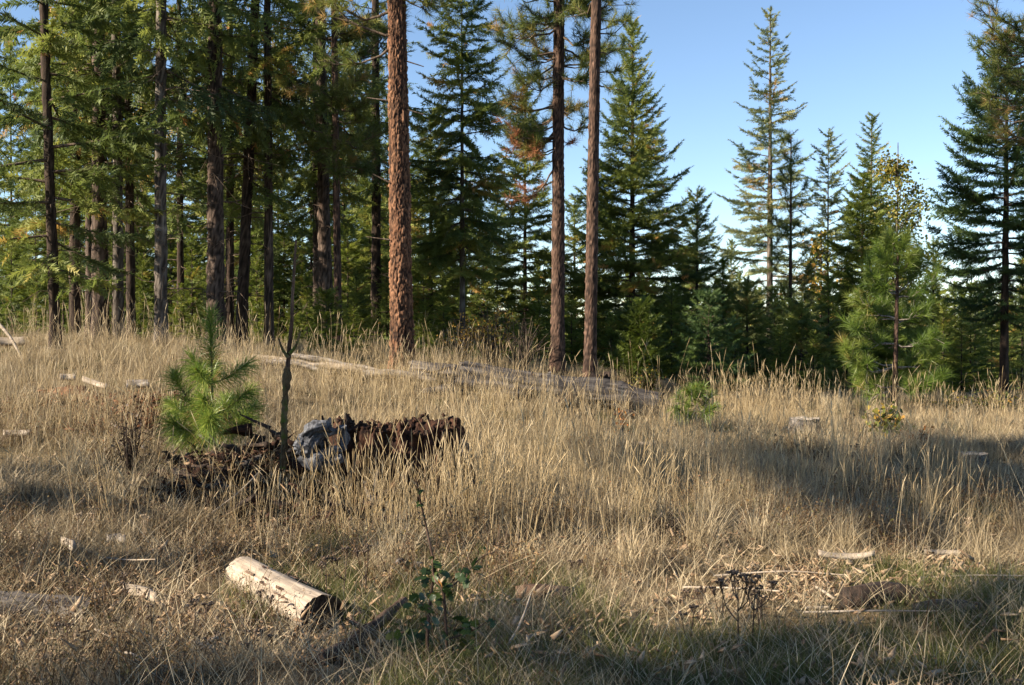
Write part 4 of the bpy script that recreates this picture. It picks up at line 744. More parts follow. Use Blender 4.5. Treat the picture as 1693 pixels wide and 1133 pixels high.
# crumbled orange log on the left and the pale pieces on it
a_, b_ = gp(70, 13.4, -.05), gp(285, 11.9, -.05); rl = thing('rotted_log', 'orange red log crumbled to rot behind the grass on the left', 'rotted log', a_, rot_between(b_ - a_)); L_ = float(np.linalg.norm(b_ - a_))
n, sd_ = 90, 30; s = np.linspace(0, L_, n); th = np.arange(sd_) / sd_ * 2 * np.pi; S, T_ = np.meshgrid(s, th, indexing='ij'); q = np.stack([S * 2, np.cos(T_) * 1.6, np.sin(T_) * 1.6], -1); r = .17 * np.sin(np.clip(s / .35, 0, 1) * 1.57)[:, None] * np.sin(np.clip((L_ - s) / .3, 0.02, 1) * 1.57)[:, None] * (1 + .8 * fbm(q * .9, 4, 41) + .35 * vnoise(q * 4, 42))
V = np.stack([S, r * 1.5 * np.cos(T_), r * np.sin(T_)], -1).reshape(-1, 3); i = np.arange(n - 1)[:, None] * sd_; j = np.arange(sd_)[None]; k = (j + 1) % sd_; link('crumbling_wood', mesh('crumbling_wood', V, np.stack([i + j, i + k, i + sd_ + k, i + sd_ + j], -1).reshape(-1, 4), M_rotorange), rl)
def plank(name, label, cat, p, l, w, t_, rz, mat, curve=.0, tilt=0, seed=1, ends=.42):
    n = 16; s = np.linspace(-.5, .5, n); wd = w * np.clip((1 - np.abs(2 * s) ** (1 / ends)), .08, 1) * (1 + .15 * vnoise(np.c_[s * 4, s * 0, s * 0], seed)); P = []
    for a_, b_ in zip(s, wd):
        zc = -.018 + curve * l * (2 * a_) ** 2; yc = .3 * w * math.sin(a_ * 5 + seed * 1.7)
        P += [(a_ * l, yc - b_ / 2, zc), (a_ * l, yc - b_ * .2, zc + t_), (a_ * l, yc + b_ * .25, zc + t_ * .9), (a_ * l, yc + b_ / 2, zc + t_ * .1), (a_ * l, yc, zc - t_ * .4)]
    i = np.arange(n - 1)[:, None] * 5; j = np.arange(5)[None]; k = (j + 1) % 5; F = np.stack([i + j, i + 5 + j, i + 5 + k, i + k], -1).reshape(-1, 4)
    return link(name, mesh(name, np.array(P), [F, np.array([[0, 1, 2, 3, 4], [5 * n - 1, 5 * n - 2, 5 * n - 3, 5 * n - 4, 5 * n - 5]])], mat, smooth=True), None, p, (0, tilt, rz), label=label, category=cat)
plank('wood_slab', 'pale curved slab of split wood lying in the short grass on the right', 'wood slab', gp(1400, 7.0, .10), .36, .075, .03, -.05, M_pale, .09)
plank('wood_slab', 'thin pale sliver just in front of the pale curved slab', 'wood slab', gp(1388, 6.75, .05), .20, .03, .012, .1, M_pale, .03)
plank('wood_slab', 'short pale stick leaning down in front of the dark bark chunk', 'wood slab', gp(1367, 6.2, .10), .14, .022, .012, -.9, M_pale, .02, .35)
plank('wood_slab', 'flat pale splinter left of the dark bark chunk', 'wood slab', gp(1352, 6.05, .05), .14, .03, .012, .1, M_pale, .03)
plank('wood_slab', 'white barkless piece lying on top of the orange crumbled log', 'wood slab', gp(157, 12.5, .26), .36, .08, .05, -.35, M_pale, .05, .25)
plank('wood_slab', 'small white lump of wood at the right end of the orange crumbled log', 'wood slab', gp(228, 12.4, .22), .26, .09, .07, .1, M_silver, .02)
plank('wood_slab', 'white chip standing above the left end of the orange crumbled log', 'wood slab', gp(112, 13.2, .24), .18, .08, .06, .2, M_pale, .05)
plank('wood_slab', 'pale flat wood scrap near the left edge half way up the slope', 'wood slab', gp(28, 10.6, .10), .26, .09, .05, .1, M_pale, .02)
plank('wood_slab', 'pale log scrap at the far left edge at the top of the slope', 'wood slab', gp(12, 17.0, .22), .55, .12, .10, .15, M_pale, .03)
plank('wood_slab', 'white knobby stick end in the scrub at lower left', 'wood slab', gp(112, 7.0, .10), .17, .06, .04, -.7, M_pale, .02, .2)
plank('wood_slab', 'white weathered slab half buried left of the bleached log', 'wood slab', gp(232, 6.15, .07), .27, .07, .05, -.5, M_pale, .03, .1)
plank('wood_slab', 'small grey block in the dark grass left of the bleached log', 'wood slab', gp(192, 7.3, .08), .13, .07, .05, 0, M_silver, .01)
plank('wood_slab', 'pale wood scrap above the bark litter at right', 'wood slab', gp(1560, 7.4, .06), .25, .05, .03, -.1, M_pale, .03)
plank('wood_slab', 'pale weathered strip lying under tall stalks right of centre', 'wood slab', gp(1055, 13.5, .10), .45, .06, .04, -.12, M_pale, .04)
plank('bark_slab', 'dark bark chunk lying in the shade at lower right', 'bark chunk', gp(1460, 6.15, .06), .50, .22, .09, -.08, M_char, -.04, .05, 4, .4)
plank('bark_slab', 'grey brown bark strip behind the dark bark chunk', 'bark chunk', gp(1570, 5.9, .05), .42, .10, .05, .05, M_oldgrey, -.02)
plank('bark_slab', 'reddish bark fragment in the grass below the centre', 'bark chunk', gp(905, 6.2, .06), .36, .16, .07, .05, M_darkstick, -.06, 0, 6, .4)
lg2 = log_between('fallen_log', 'grey rotten log piece with a black broken end at lower left', 'log', gp(-40, 5.9, .02), gp(142, 5.75, .035), .07, .085, M_oldgrey, M_char, sides=28, step=.03, rough=.16, seed=14, wav=.03, recess=.04, ragged=.03)
for k_, (px, d, l, rz, el, lab) in enumerate(((165, 6.9, .55, -.6, .1, 'long white straw stick crossing the scrub at lower left'), (155, 5.35, .35, -1.0, .2, 'pale thin stick slanting down at the lower left edge'), (205, 4.95, .26, -.9, .1, 'short pale stick in the dark grass at bottom left'), (1520, 6.7, .7, -.06, .03, 'long straight pale stick flat on the ground at right'), (1180, 6.7, .8, -.25, .06, 'thin pale stick lying through the matted grass below centre'), (1130, 6.4, .6, -.6, .1, 'bent straw coloured stick in the matted grass'), (1330, 5.8, .7, -.12, .04, 'thin light stick left of the dark bark chunk'), (840, 5.0, .35, 1.2, .5, 'leaning tan stalk at the bottom edge near the middle'), (1110, 13.2, .6, .2, .2, 'bleached twig lying below the small bright pine'), (330, 8.1, .6, .7, .6, 'pale bare twigs leaning at the left foot of the stump'))):
    p = gp(px, d, .06); e = p + l * np.array((math.cos(rz) * math.cos(el), math.sin(rz) * math.cos(el), math.sin(el))); stick('fallen_stick', lab, 'stick', [p, (p + e) / 2 + R.normal(0, .02, 3), e], .007, .004, M_pale, twigs=1 if k_ in (9, 8) else 0, sides=6)

# ------------------------------------------------------------------ mossy snag, sapling, shrubs, weeds
D_ = 8.75; P = [P3(a_, b_, D_) for a_, b_ in ((469, 775), (470, 740), (471, 690), (474, 640), (478, 580), (484, 505), (491, 397))]; o = P[0]
sn = thing('dead_stem', 'mossy dead stem with two short stubs standing at the rotten stump', 'dead stem', o); Q = spline([p - o for p in P], 90); rr = np.interp(np.linspace(0, 1, 90), [0, .45, .55, .62, 1], [.023, .021, .027, .018, .008]); q_ = np.linspace(0, 30, 90)[:, None]; th_ = np.arange(14)[None] * .9
Q[:, 0] += .012 * vnoise(np.c_[q_ * .35, q_ * 0, q_ * 0], 5); dd_ = rr[:, None] * (.5 * np.maximum(0, vnoise(np.stack([q_ * 1.6 + 0 * th_, 1.3 * th_ + 0 * q_, 0 * q_ + 0 * th_], -1), 3) + .05) + .35 * vnoise(np.stack([q_ * 4 + 0 * th_, 2 * th_ + 0 * q_, 0 * q_ + 0 * th_], -1), 6))
for lo, hi, mt in ((0, 54, M_mossy), (53, 90, M_darkstick)):
    mb = MB(); add_tube(mb, Q[lo:hi], rr[lo:hi], 14, .5, disp=dd_[lo:hi] * (1 if lo == 0 else .5)); link('stem', mb.mesh('stem', mt, True), sn)
for px_, py_, dx_, dy_ in ((487, 470, -9, -10), (484, 520, 8, -6), (489, 430, 7, -12), (473, 660, -8, -3)):
    mb = MB(); add_tube(mb, spline([P3(px_, py_, D_) - o, P3(px_ + dx_ * .6, py_ + dy_ * .5, D_ - .03) - o, P3(px_ + dx_, py_ + dy_, D_ - .02) - o], 5), np.linspace(.005, .002, 5), 5); link('twig', mb.mesh('twig', M_darkstick), sn)
for pts in (((477, 592), (467, 578), (461, 560)), ((479, 585), (489, 572), (497, 548))):
    mb = MB(); add_tube(mb, spline([P3(a_, b_, D_ - .02) - o for a_, b_ in pts], 8), np.linspace(.016, .006, 8), 8); link('stub', mb.mesh('stub', M_mossy, True), sn)

def needles(P, D, L_, w, droop=.1, var=None, rng=R):
    n = len(P); D = unit(D); S = unit(np.cross(D, rng.normal(0, 1, (n, 3)))) * (w * .5); L_ = np.broadcast_to(L_, (n,))[:, None]; mid = P + D * L_ * .55 - np.array((0, 0, 1)) * droop * L_ * .25; tip = P + D * L_ - np.array((0, 0, 1)) * droop * L_
    V = np.stack([P - S, P + S, mid - S, mid + S, tip], 1).reshape(-1, 3); b_ = (np.arange(n) * 5)[:, None]; T = np.concatenate([b_ + (0, 1, 3), b_ + (0, 3, 2), b_ + (2, 3, 4)])
    return V, T, np.repeat(rng.random(n) if var is None else var, 5)
def sapling(label, px, d, top, branches, nlen, dens, w, mat, seed, scale=1.0):
    rng = np.random.default_rng(seed); root = thing('pine_sapling', label, 'pine sapling', gp(px, d)); o = np.array(root.location); VV, TT, CC, off = [], [], [], 0; wood = MB(); bud = MB()
    for pts, q0, r_, up in branches:
        Q = spline([np.array(p) - o for p in pts], 24); add_tube(wood, Q, np.linspace(r_, r_ * .55, 24), 7, .5, caps=False); Tn = unit(np.gradient(Q, axis=0)); ln = np.linalg.norm(np.diff(Q, axis=0), axis=1).sum() * (1 - q0); m_ = int(dens * ln)
        f = (q0 + (1 - q0) * rng.random(m_) ** .85) * 23; a_ = np.minimum(f.astype(int), 22); B = Q[a_] + (Q[a_ + 1] - Q[a_]) * (f - a_)[:, None]; t_ = Tn[a_]; rd = rng.normal(0, 1, (m_, 3)); rd = unit(rd - t_ * (rd * t_).sum(1, keepdims=True)); an = np.radians(rng.uniform(30, 85, m_) - 25 * (f / 23) ** 3)[:, None]
        v = np.clip(rng.normal(.45, .2, m_) + .1 * (f / 23 - .5), 0, .8); v = np.where((f / 23 < q0 + .10) & (rng.random(m_) < .55), rng.uniform(.85, 1, m_), v)
        V, T, C = needles(B, t_ * np.cos(an) + rd * np.sin(an) + np.array((0, 0, up)), nlen * rng.uniform(.8, 1.12, m_), w, rng.uniform(.1, .5, (m_, 1)), v, rng); VV.append(V); TT.append(T + off); CC.append(C); off += len(V)
        add_tube(bud, np.array([Q[-1], Q[-1] + Tn[-1] * .03]), [r_ * .8, .002], 6)
    link('stem', wood.mesh('stem', M_limb, True), root); link('bud', bud.mesh('bud', M_orange), root, kind='stuff'); link('needles', mesh('needles', np.concatenate(VV), np.concatenate(TT), mat, np.concatenate(CC)), root); return root
d = 9.6; S3 = lambda *p: [P3(a_, b_, d + (c_[0] if c_ else 0)) for a_, b_, *c_ in p]
sapling('bushy young pine sapling with long green needles left of the rotten stump', 350, d, 520, [
    (S3((352, 735), (350, 680), (350, 632), (349, 575), (349, 520)), .58, .012, .02),
    (S3((350, 633), (335, 618, -.1), (318, 594, -.18)), .10, .007, .05), (S3((350, 634), (375, 624, .05), (408, 602, .15)), .22, .007, -.05), (S3((350, 634), (352, 622, .2), (350, 600, .4)), .2, .007, 0), (S3((350, 634), (338, 630, -.25), (325, 612, -.4)), .2, .007, 0),
    (S3((350, 692), (322, 676, -.05), (298, 640, -.1), (290, 622, -.1)), .18, .008, .05), (S3((350, 694), (310, 690, .1), (284, 668, .2)), .2, .008, .0), (S3((350, 690), (382, 670, -.1), (412, 646, -.2)), .15, .008, -.05), (S3((350, 694), (390, 690, .1), (418, 672, .15)), .2, .008, 0),
    (S3((351, 690), (345, 680, -.35), (335, 660, -.5)), .2, .008, .05), (S3((351, 690), (365, 680, .3), (375, 660, .5)), .2, .008, .05), (S3((351, 712), (310, 712, -.1), (280, 698, -.2)), .15, .008, 0), (S3((351, 712), (385, 712, -.15), (408, 692, -.2)), .15, .008, 0), (S3((351, 712), (350, 706, -.4), (345, 690, -.6)), .15, .008, 0), (S3((351, 720), (325, 724, .15), (295, 716, .2)), .15, .007, 0)], .20, 1250, .0036, M_sapling, 71)
d = 15.6
sapling('small bright green pine among tall stalks right of centre', 1148, d, 625, [(S3((1150, 690), (1150, 660), (1150, 640)), .3, .012, .05), (S3((1150, 672), (1135, 668), (1122, 655)), .1, .008, .1), (S3((1150, 672), (1165, 668), (1176, 652)), .1, .008, .1), (S3((1150, 680), (1132, 682, -.2), (1118, 676, -.3)), .1, .008, .05), (S3((1150, 680), (1168, 682, -.2), (1180, 672, -.3)), .1, .008, .05), (S3((1150, 665), (1144, 655, -.1), (1136, 645, -.2)), .1, .008, .1), (S3((1150, 665), (1158, 655, -.1), (1163, 640, -.2)), .1, .008, .1)], .20, 620, .006, M_pineyoung, 72)

def leaf_mesh(seed):
    rng = np.random.default_rng(seed); o = [(0, 0)]
    for x, y in ((.12, .16), (.24, .30), (.33, .20), (.48, .40), (.58, .24), (.74, .34), (.82, .18), (1, 0)): o.append((x, y * rng.uniform(.85, 1.15)))
    o += [(x, -y) for x, y in o[-2:0:-1]]; o = np.array(o); V = np.c_[o, -.25 * np.abs(o[:, 1]) + .12 * np.sin(o[:, 0] * 3)]; V = np.vstack([V, [(.5, 0, .08)]]); n = len(o); j = np.arange(n)
    return V, np.stack([j, (j + 1) % n, np.full(n, n)], 1)
LEAF = [mesh('leaf', *leaf_mesh(k_), M_green_leaf, np.full(18 - 1 if False else len(leaf_mesh(k_)[0]), v_)) for k_, v_ in enumerate((.1, .35, .55, .7, .85, 1.0))]
d = 4.92; o = gp(722, d); sh = thing('leafy_shrub', 'dark leaved shrub with long bare red shoots at the bottom middle', 'shrub', o); tips = []
for pts, r_ in ((((706, 1128), (706, 1050), (712, 985), (717, 940), (706, 880), (697, 840), (688, 795)), .011), (((742, 1130), (738, 1065), (733, 985), (722, 965), (715, 945), (717, 920)), .010), (((733, 985), (757, 962), (778, 940), (797, 922), (818, 914)), .006), (((733, 985), (748, 962), (765, 940), (782, 905)), .005), (((706, 1055), (690, 1046), (668, 1047), (648, 1052)), .006), (((738, 1060), (762, 1052), (790, 1040), (806, 1028)), .005), (((712, 1010), (697, 1000), (684, 990)), .004), (((706, 1075), (690, 1085), (668, 1080)), .005), (((740, 1085), (768, 1078), (792, 1072)), .005), (((748, 1130), (752, 1090), (748, 1055), (760, 1020)), .006)):
    P = spline([P3(a_, b_, d + .10 * math.sin(a_ * .21 + k_)) - o for k_, (a_, b_) in enumerate(pts)], 16); mb = MB(); add_tube(mb, P, np.linspace(r_ * .8, r_ * .35, 16), 7); link('stem', mb.mesh('stem', M_darkstick, True), sh); tips.append(P)
def leaf_at(p, k_, size): link('leaf', LEAF[k_], sh, p, (R.normal(0, .7), R.normal(.2, .5), R.uniform(0, 6.28))).scale = (size,) * 3
for P, n_, lo in zip(tips, (34, 26, 7, 6, 16, 14, 8, 12, 12, 12), (.28, .25, .45, .5, .15, .2, .3, .2, .2, .2)):
    for _ in range(n_):
        q = R.uniform(lo, 1) if P is not tips[0] else (R.uniform(.2, .52) if R.random() < .55 else R.uniform(.75, 1)); p = P[int(q * 15)] + R.normal(0, .028 if (P is not tips[0] or q < .6) else .008, 3); z = p[2] + o[2]
        leaf_at(p, int(R.choice((0, 0, 1, 1, 2, 2, 3, 4))) if z < .52 else int(R.choice((0, 0, 1))), R.uniform(.036, .074) if z < .55 else R.uniform(.016, .03))
for a_, b_, k_ in ((722, 962, 5), (733, 972, 5), (716, 978, 4), (738, 975, 4), (700, 1000, 3), (705, 990, 4), (790, 1075, 4), (650, 1040, 3)): leaf_at(P3(a_, b_, d - .05) - o, k_, .06)

def bush(name, label, cat, px, d, H, n, spread, mat, size, per, seed, base=.1, stem=M_darkbark, fan=.8, r0=.012, root_w=.04):
    rng = np.random.default_rng(seed); root = thing(name, label, cat, gp(px, d)); W = MB(); tips = []
    for _ in range(n):
        az = rng.uniform(0, 6.28); l = spread * rng.uniform(.2, 1); h = H * rng.uniform(.55, 1.05) * (1 - .3 * (l / spread) ** 2); e = np.array((math.cos(az) * l, math.sin(az) * l, h)); P = spline([e * 0 + rng.normal(0, root_w * spread, 3) * (1, 1, 0), e * (.4, .4, .55) + rng.normal(0, .06 * H, 3), e], 9); add_tube(W, P, np.linspace(r0, r0 * .25, 9), 4, .5, caps=False); tips += list(P[4:])
        for _ in range(3): k_ = rng.integers(3, 8); q = P[k_] + rng.normal(0, .16 * H, 3); add_tube(W, np.array([P[k_], q]), [r0 * .3, r0 * .15], 3, .5, caps=False); tips.append(q)
    link('stems', W.mesh('stems', stem), root, kind='stuff')
    if per: nd = leafy(rng, np.array(tips), per, size, size * .8); link('foliage', mesh('foliage', nd[0], nd[1], mat, nd[2]), root)
    return root
bush('bush', 'bare twiggy bush with golden leaves right of the orange pine', 'bush', 812, 20.5, 1.25, 46, .75, M_gold, .05, 2, 81, stem=M_limb)
bush('bush', 'thin twiggy bush with sparse yellow leaves near the pale trunk', 'bush', 768, 21.5, 1.0, 26, .5, M_gold, .045, 2, 82, stem=M_limb)
bush('bush', 'leafless grey twig bush left of the straight brown pine', 'bush', 868, 20.0, 1.1, 30, .6, M_gold, .03, 0, 83, stem=M_limb)
bush('broadleaf_sapling', 'small yellow green leafed sapling in the grass near the young pine', 'sapling', 1465, 15, .56, 14, .24, M_leafy, .085, 2, 84)
bush('broadleaf_sapling', 'tiny orange leafed seedling right of the yellow green sapling', 'seedling', 1522, 14.3, .30, 6, .22, M_orange, .05, 1, 85)
bush('broadleaf_sapling', 'little dead orange sprig standing above the grass below the long log', 'seedling', 1030, 15, .36, 6, .08, M_orange, .05, 1, 86)
bush('bush', 'low yellow green bush at the foot of the small rounded fir', 'bush', 1072, 18.5, .5, 22, .4, M_leafy, .05, 2, 87)
bush('bush', 'low rusty bush at the right edge below the big dark fir', 'bush', 1650, 20.5, .5, 26, .8, M_leafy, .06, 2, 88)
bush('bush', 'low green gold bush under the young pine on its right', 'bush', 1560, 20.5, .4, 24, .8, M_leafy, .055, 2, 89)
bush('bush', 'dense dark leafless thicket in the grass right of centre', 'thicket', 1120, 8.0, .26, 150, .40, M_weed, .014, 1, 90, r0=.0025, root_w=.45)
bush('bush', 'dark upright cluster of twigs left of the rotten stump', 'bush', 215, 9.0, .75, 22, .22, M_weed, .03, 1, 93, r0=.007)  # cluster of thin dark twigs with small dark flakes

def weed(px, top, d, heads, mat, spread, label, group, seed, hs=.022):
    rng = np.random.default_rng(seed); b_ = gp(px, d); H = max(.12, PZ(top, d) - b_[2]); root = thing('dry_weed', label, 'dried weed', b_, (0, 0, 0), group); W, Hd = MB(), MB(); lean = rng.normal(0, .06, 2)
    Q = spline([(0, 0, 0), (lean[0] * H * .5, lean[1] * H * .5, H * .5), (lean[0] * H, lean[1] * H, H * .96)], 8); add_tube(W, Q, np.linspace(.0045, .0022, 8), 5)
    ends = [Q[-1] + (0, 0, .02)]
    for k_ in range(heads - 1): i_ = rng.integers(2, 7); az = rng.uniform(0, 6.28); l = spread * rng.uniform(.4, 1); e = Q[i_] + np.array((math.cos(az) * l, math.sin(az) * l, (H - Q[i_][2]) * rng.uniform(.7, 1.0))); add_tube(W, spline([Q[i_], Q[i_] * .5 + e * .5 + (math.cos(az) * l * .2, math.sin(az) * l * .2, -.02), e], 5), [.003, .003, .0025, .002, .002], 4); ends.append(e)
    for e in ends:
        for _ in range(9):
            az = rng.uniform(0, 6.28); l = hs * rng.uniform(.2, 1.3); c = e + np.array((math.cos(az) * l, math.sin(az) * l, rng.normal(.006, .004))); add_tube(W, np.array([e - (0, 0, .03), c]), [.0015, .001], 3, caps=False); rr = rng.uniform(.005, .009)
            add_tube(Hd, np.array([c - (0, 0, rr * .6), c, c + (0, 0, rr * .7)]), [rr * .4, rr, rr * .55], 6, rng.random())
    link('stem', W.mesh('stem', mat), root); link('seed_head', Hd.mesh('seed_head', mat), root)
GD, GP = 'dark dried weeds with flat seed heads', 'pale dried weeds with flat seed heads'
LD = {0: 'dark dried weed with flat seed heads in the right foreground grass', 1: 'dark dried weed with flat heads above the middle right grass', 2: 'dark dried weed with flat heads in the scrub before the bleached log', 3: 'brown dried weed with flat heads beside the bleached log', 4: 'pale dried weed with flat heads in the left scrub', 5: 'pale dried weed with flat heads among the stalks at right'}
for k_, (px, top, d, h, g_) in enumerate(((1222, 953, 5.1, 7, 0), (1245, 957, 5.2, 5, 0), (1196, 962, 5.5, 4, 0), (1165, 980, 5.7, 3, 0), (1258, 985, 5.3, 3, 0), (1140, 1010, 5.2, 2, 0), (1282, 722, 13, 2, 1), (1328, 733, 12, 4, 1), (1346, 748, 11.8, 3, 1), (1421, 738, 12, 3, 1), (1412, 752, 11.6, 3, 1), (1541, 746, 11.5, 3, 1), (1500, 774, 10.6, 2, 1), (1375, 760, 12, 2, 1), (1245, 705, 13.5, 2, 1), (418, 1055, 4.95, 4, 2), (365, 1062, 5.0, 2, 2), (250, 1010, 5.3, 2, 2), (318, 1000, 5.2, 3, 2), (602, 905, 6.3, 3, 3), (566, 912, 6.3, 3, 3), (540, 930, 6.2, 2, 3), (233, 858, 7.3, 3, 4), (150, 846, 7.4, 2, 4), (128, 858, 7.2, 2, 4), (355, 1112, 4.85, 3, 4), (30, 905, 7.0, 2, 4), (1485, 866, 8, 3, 5), (1602, 862, 7.8, 2, 5), (855, 862, 7.5, 1, 5), (1000, 940, 6.8, 2, 0), (955, 935, 6.6, 2, 0), (430, 985, 5.6, 3, 2), (205, 960, 5.9, 2, 2), (60, 1000, 5.5, 3, 2), (110, 1060, 5.1, 3, 2))): weed(px, top, d, h, M_weedtan if g_ > 3 else M_weed, .10, LD[g_].replace('dried weed with flat', 'dried weed with ' + ('one', 'one', 'a pair of', 'three', 'four', 'five', 'six', 'seven')[h] + ' flat').replace('a pair of flat seed heads', 'two flat seed heads'), GP if g_ > 3 else GD, 300 + k_, .022 if d < 9 else .03)

# ------------------------------------------------------------------ grass and litter (nobody could count these)
def blades(rng, n, rad, l0, l1, lean0, lean1, w, curve=.5, flat=0.0, v0=0, v1=1, seg=3):
    az = rng.uniform(0, 6.28, n); rr = rad * np.sqrt(rng.random(n)); ba = rng.uniform(0, 6.28, n); B = np.c_[rr * np.cos(ba), rr * np.sin(ba), np.zeros(n) - .01 + flat * rng.random(n)]
    l = rng.uniform(l0, l1, n); le = np.radians(rng.uniform(lean0, lean1, n)); h = np.c_[np.cos(az), np.sin(az), np.zeros(n)]; tw = rng.normal(0, .7, n); sd_ = np.c_[-np.sin(az + tw), np.cos(az + tw), np.zeros(n)]; P = [B]; a_ = le * .5
    for k_ in range(seg): P.append(P[-1] + (l / seg)[:, None] * (h * np.sin(a_)[:, None] + np.array((0, 0, 1)) * np.cos(a_)[:, None])); a_ = a_ + curve * le * rng.uniform(.4, 1.5, n)
    ww = w * rng.uniform(.6, 1.3, n)[:, None]; V = []
    for k_ in range(seg): f = 1 - .6 * k_ / seg; V += [P[k_] - sd_ * ww * f / 2, P[k_] + sd_ * ww * f / 2]
    V.append(P[-1]); nv = 2 * seg + 1; V = np.stack(V, 1).reshape(-1, 3); V[:, 2] = np.maximum(V[:, 2], -.02); b_ = (np.arange(n) * nv)[:, None]; T = []
    for k_ in range(seg - 1): T += [b_ + (2 * k_, 2 * k_ + 1, 2 * k_ + 3), b_ + (2 * k_, 2 * k_ + 3, 2 * k_ + 2)]
    T.append(b_ + (2 * seg - 2, 2 * seg - 1, 2 * seg)); return V, np.concatenate(T), np.repeat(v0 + (v1 - v0) * rng.random(n), nv)
def stalks(rng, n, rad, l0, l1, w, lean=9):
    mb = MB()
    for _ in range(n):
        b_ = np.array((*(rng.normal(0, rad, 2)), -.02)); l = rng.uniform(l0, l1); an = math.radians(abs(rng.normal(0, lean))); az = rng.uniform(0, 6.28); d = np.array((math.cos(az) * math.sin(an), math.sin(az) * math.sin(an), math.cos(an))); nod = np.array((math.cos(az), math.sin(az), -.3)) * l * rng.uniform(0, .10); v = rng.uniform(.2, 1)
        P = np.array([b_, b_ + d * l * .5, b_ + d * l * .85 + nod * .4, b_ + d * l + nod]); add_tube(mb, P[:3], [w * .6, w * .5, w * .35], 3, v, caps=False); hd = P[2] + (P[3] - P[2]) * .3
        hw = w * rng.uniform(.6, 1.25); add_tube(mb, np.array([P[2], hd, P[2] * .35 + P[3] * .65, P[3]]), [w * .35, hw * .9, hw, .0006], 4, min(1, v + .1), caps=False)
        if rng.random() < .6: k_ = P[0] + d * l * rng.uniform(.15, .5); q = k_ + unit(rng.normal(0, 1, 3) + (0, 0, .6)) * rng.uniform(.08, .2); s_ = unit(np.cross(q - k_, (0, 0, 1.))) * w * .8; mb.add(np.array([k_ - s_, k_ + s_, q]), np.array([[0, 1, 2]]), v)
    V = np.concatenate(mb.V); F = mb.F; T = list(F.get(3, []))
    for f in F.get(4, []): T += [f[:, :3], f[:, [0, 2, 3]]]
    return V, np.concatenate(T), np.concatenate(mb.C)[:, 0]
def twiglets(rng):
    mb = MB()
    for _ in range(7):
        az = rng.uniform(0, 6.28); l = rng.uniform(.08, .26); b_ = np.array((*rng.normal(0, .05, 2), -.01)); e = b_ + np.array((math.cos(az) * l * .45, math.sin(az) * l * .45, l)); P = spline([b_, (b_ + e) / 2 + rng.normal(0, .015, 3), e], 4); add_tube(mb, P, [.0025, .002, .0015, .001], 3, rng.uniform(0, .35), caps=False)
        for _ in range(7): p = P[rng.integers(1, 4)] + rng.normal(0, .012, 3); X = rng.normal(0, 1, 3); Y = np.cross(unit(X), rng.normal(0, 1, 3)); X = unit(X) * rng.uniform(.008, .02); Y = unit(Y) * .0045; mb.add(np.array([p, p + X * .5 + Y, p + X, p + X * .5 - Y]), np.array([[0, 1, 2], [0, 2, 3]]), rng.uniform(.2, 1))
    V = np.concatenate(mb.V); T = list(mb.F.get(3, []))
    for f in mb.F.get(4, []): T += [f[:, :3], f[:, [0, 2, 3]]]
    return V, np.concatenate(T), np.concatenate(mb.C)[:, 0]
def chips(rng, n=14, rad=.14, s0=.01, s1=.06):
    mb = MB()
    for _ in range(n): V, F = shard(rng.uniform(s0, s1) * 1.6, rng.uniform(s0, s1) * .6, .008, rng, 3); E = np.array(Euler((1.4 + rng.normal(0, .35), rng.normal(0, .5), rng.uniform(0, 6.28))).to_matrix()); mb.add(V @ E.T + (*rng.normal(0, rad, 2), rng.uniform(.0, .03)), F, rng.random())
    V = np.concatenate(mb.V); return V, np.concatenate([np.concatenate([f[:, :3], f[:, [0, 2, 3]]]) for f in mb.F[4]]), np.concatenate(mb.C)[:, 0]

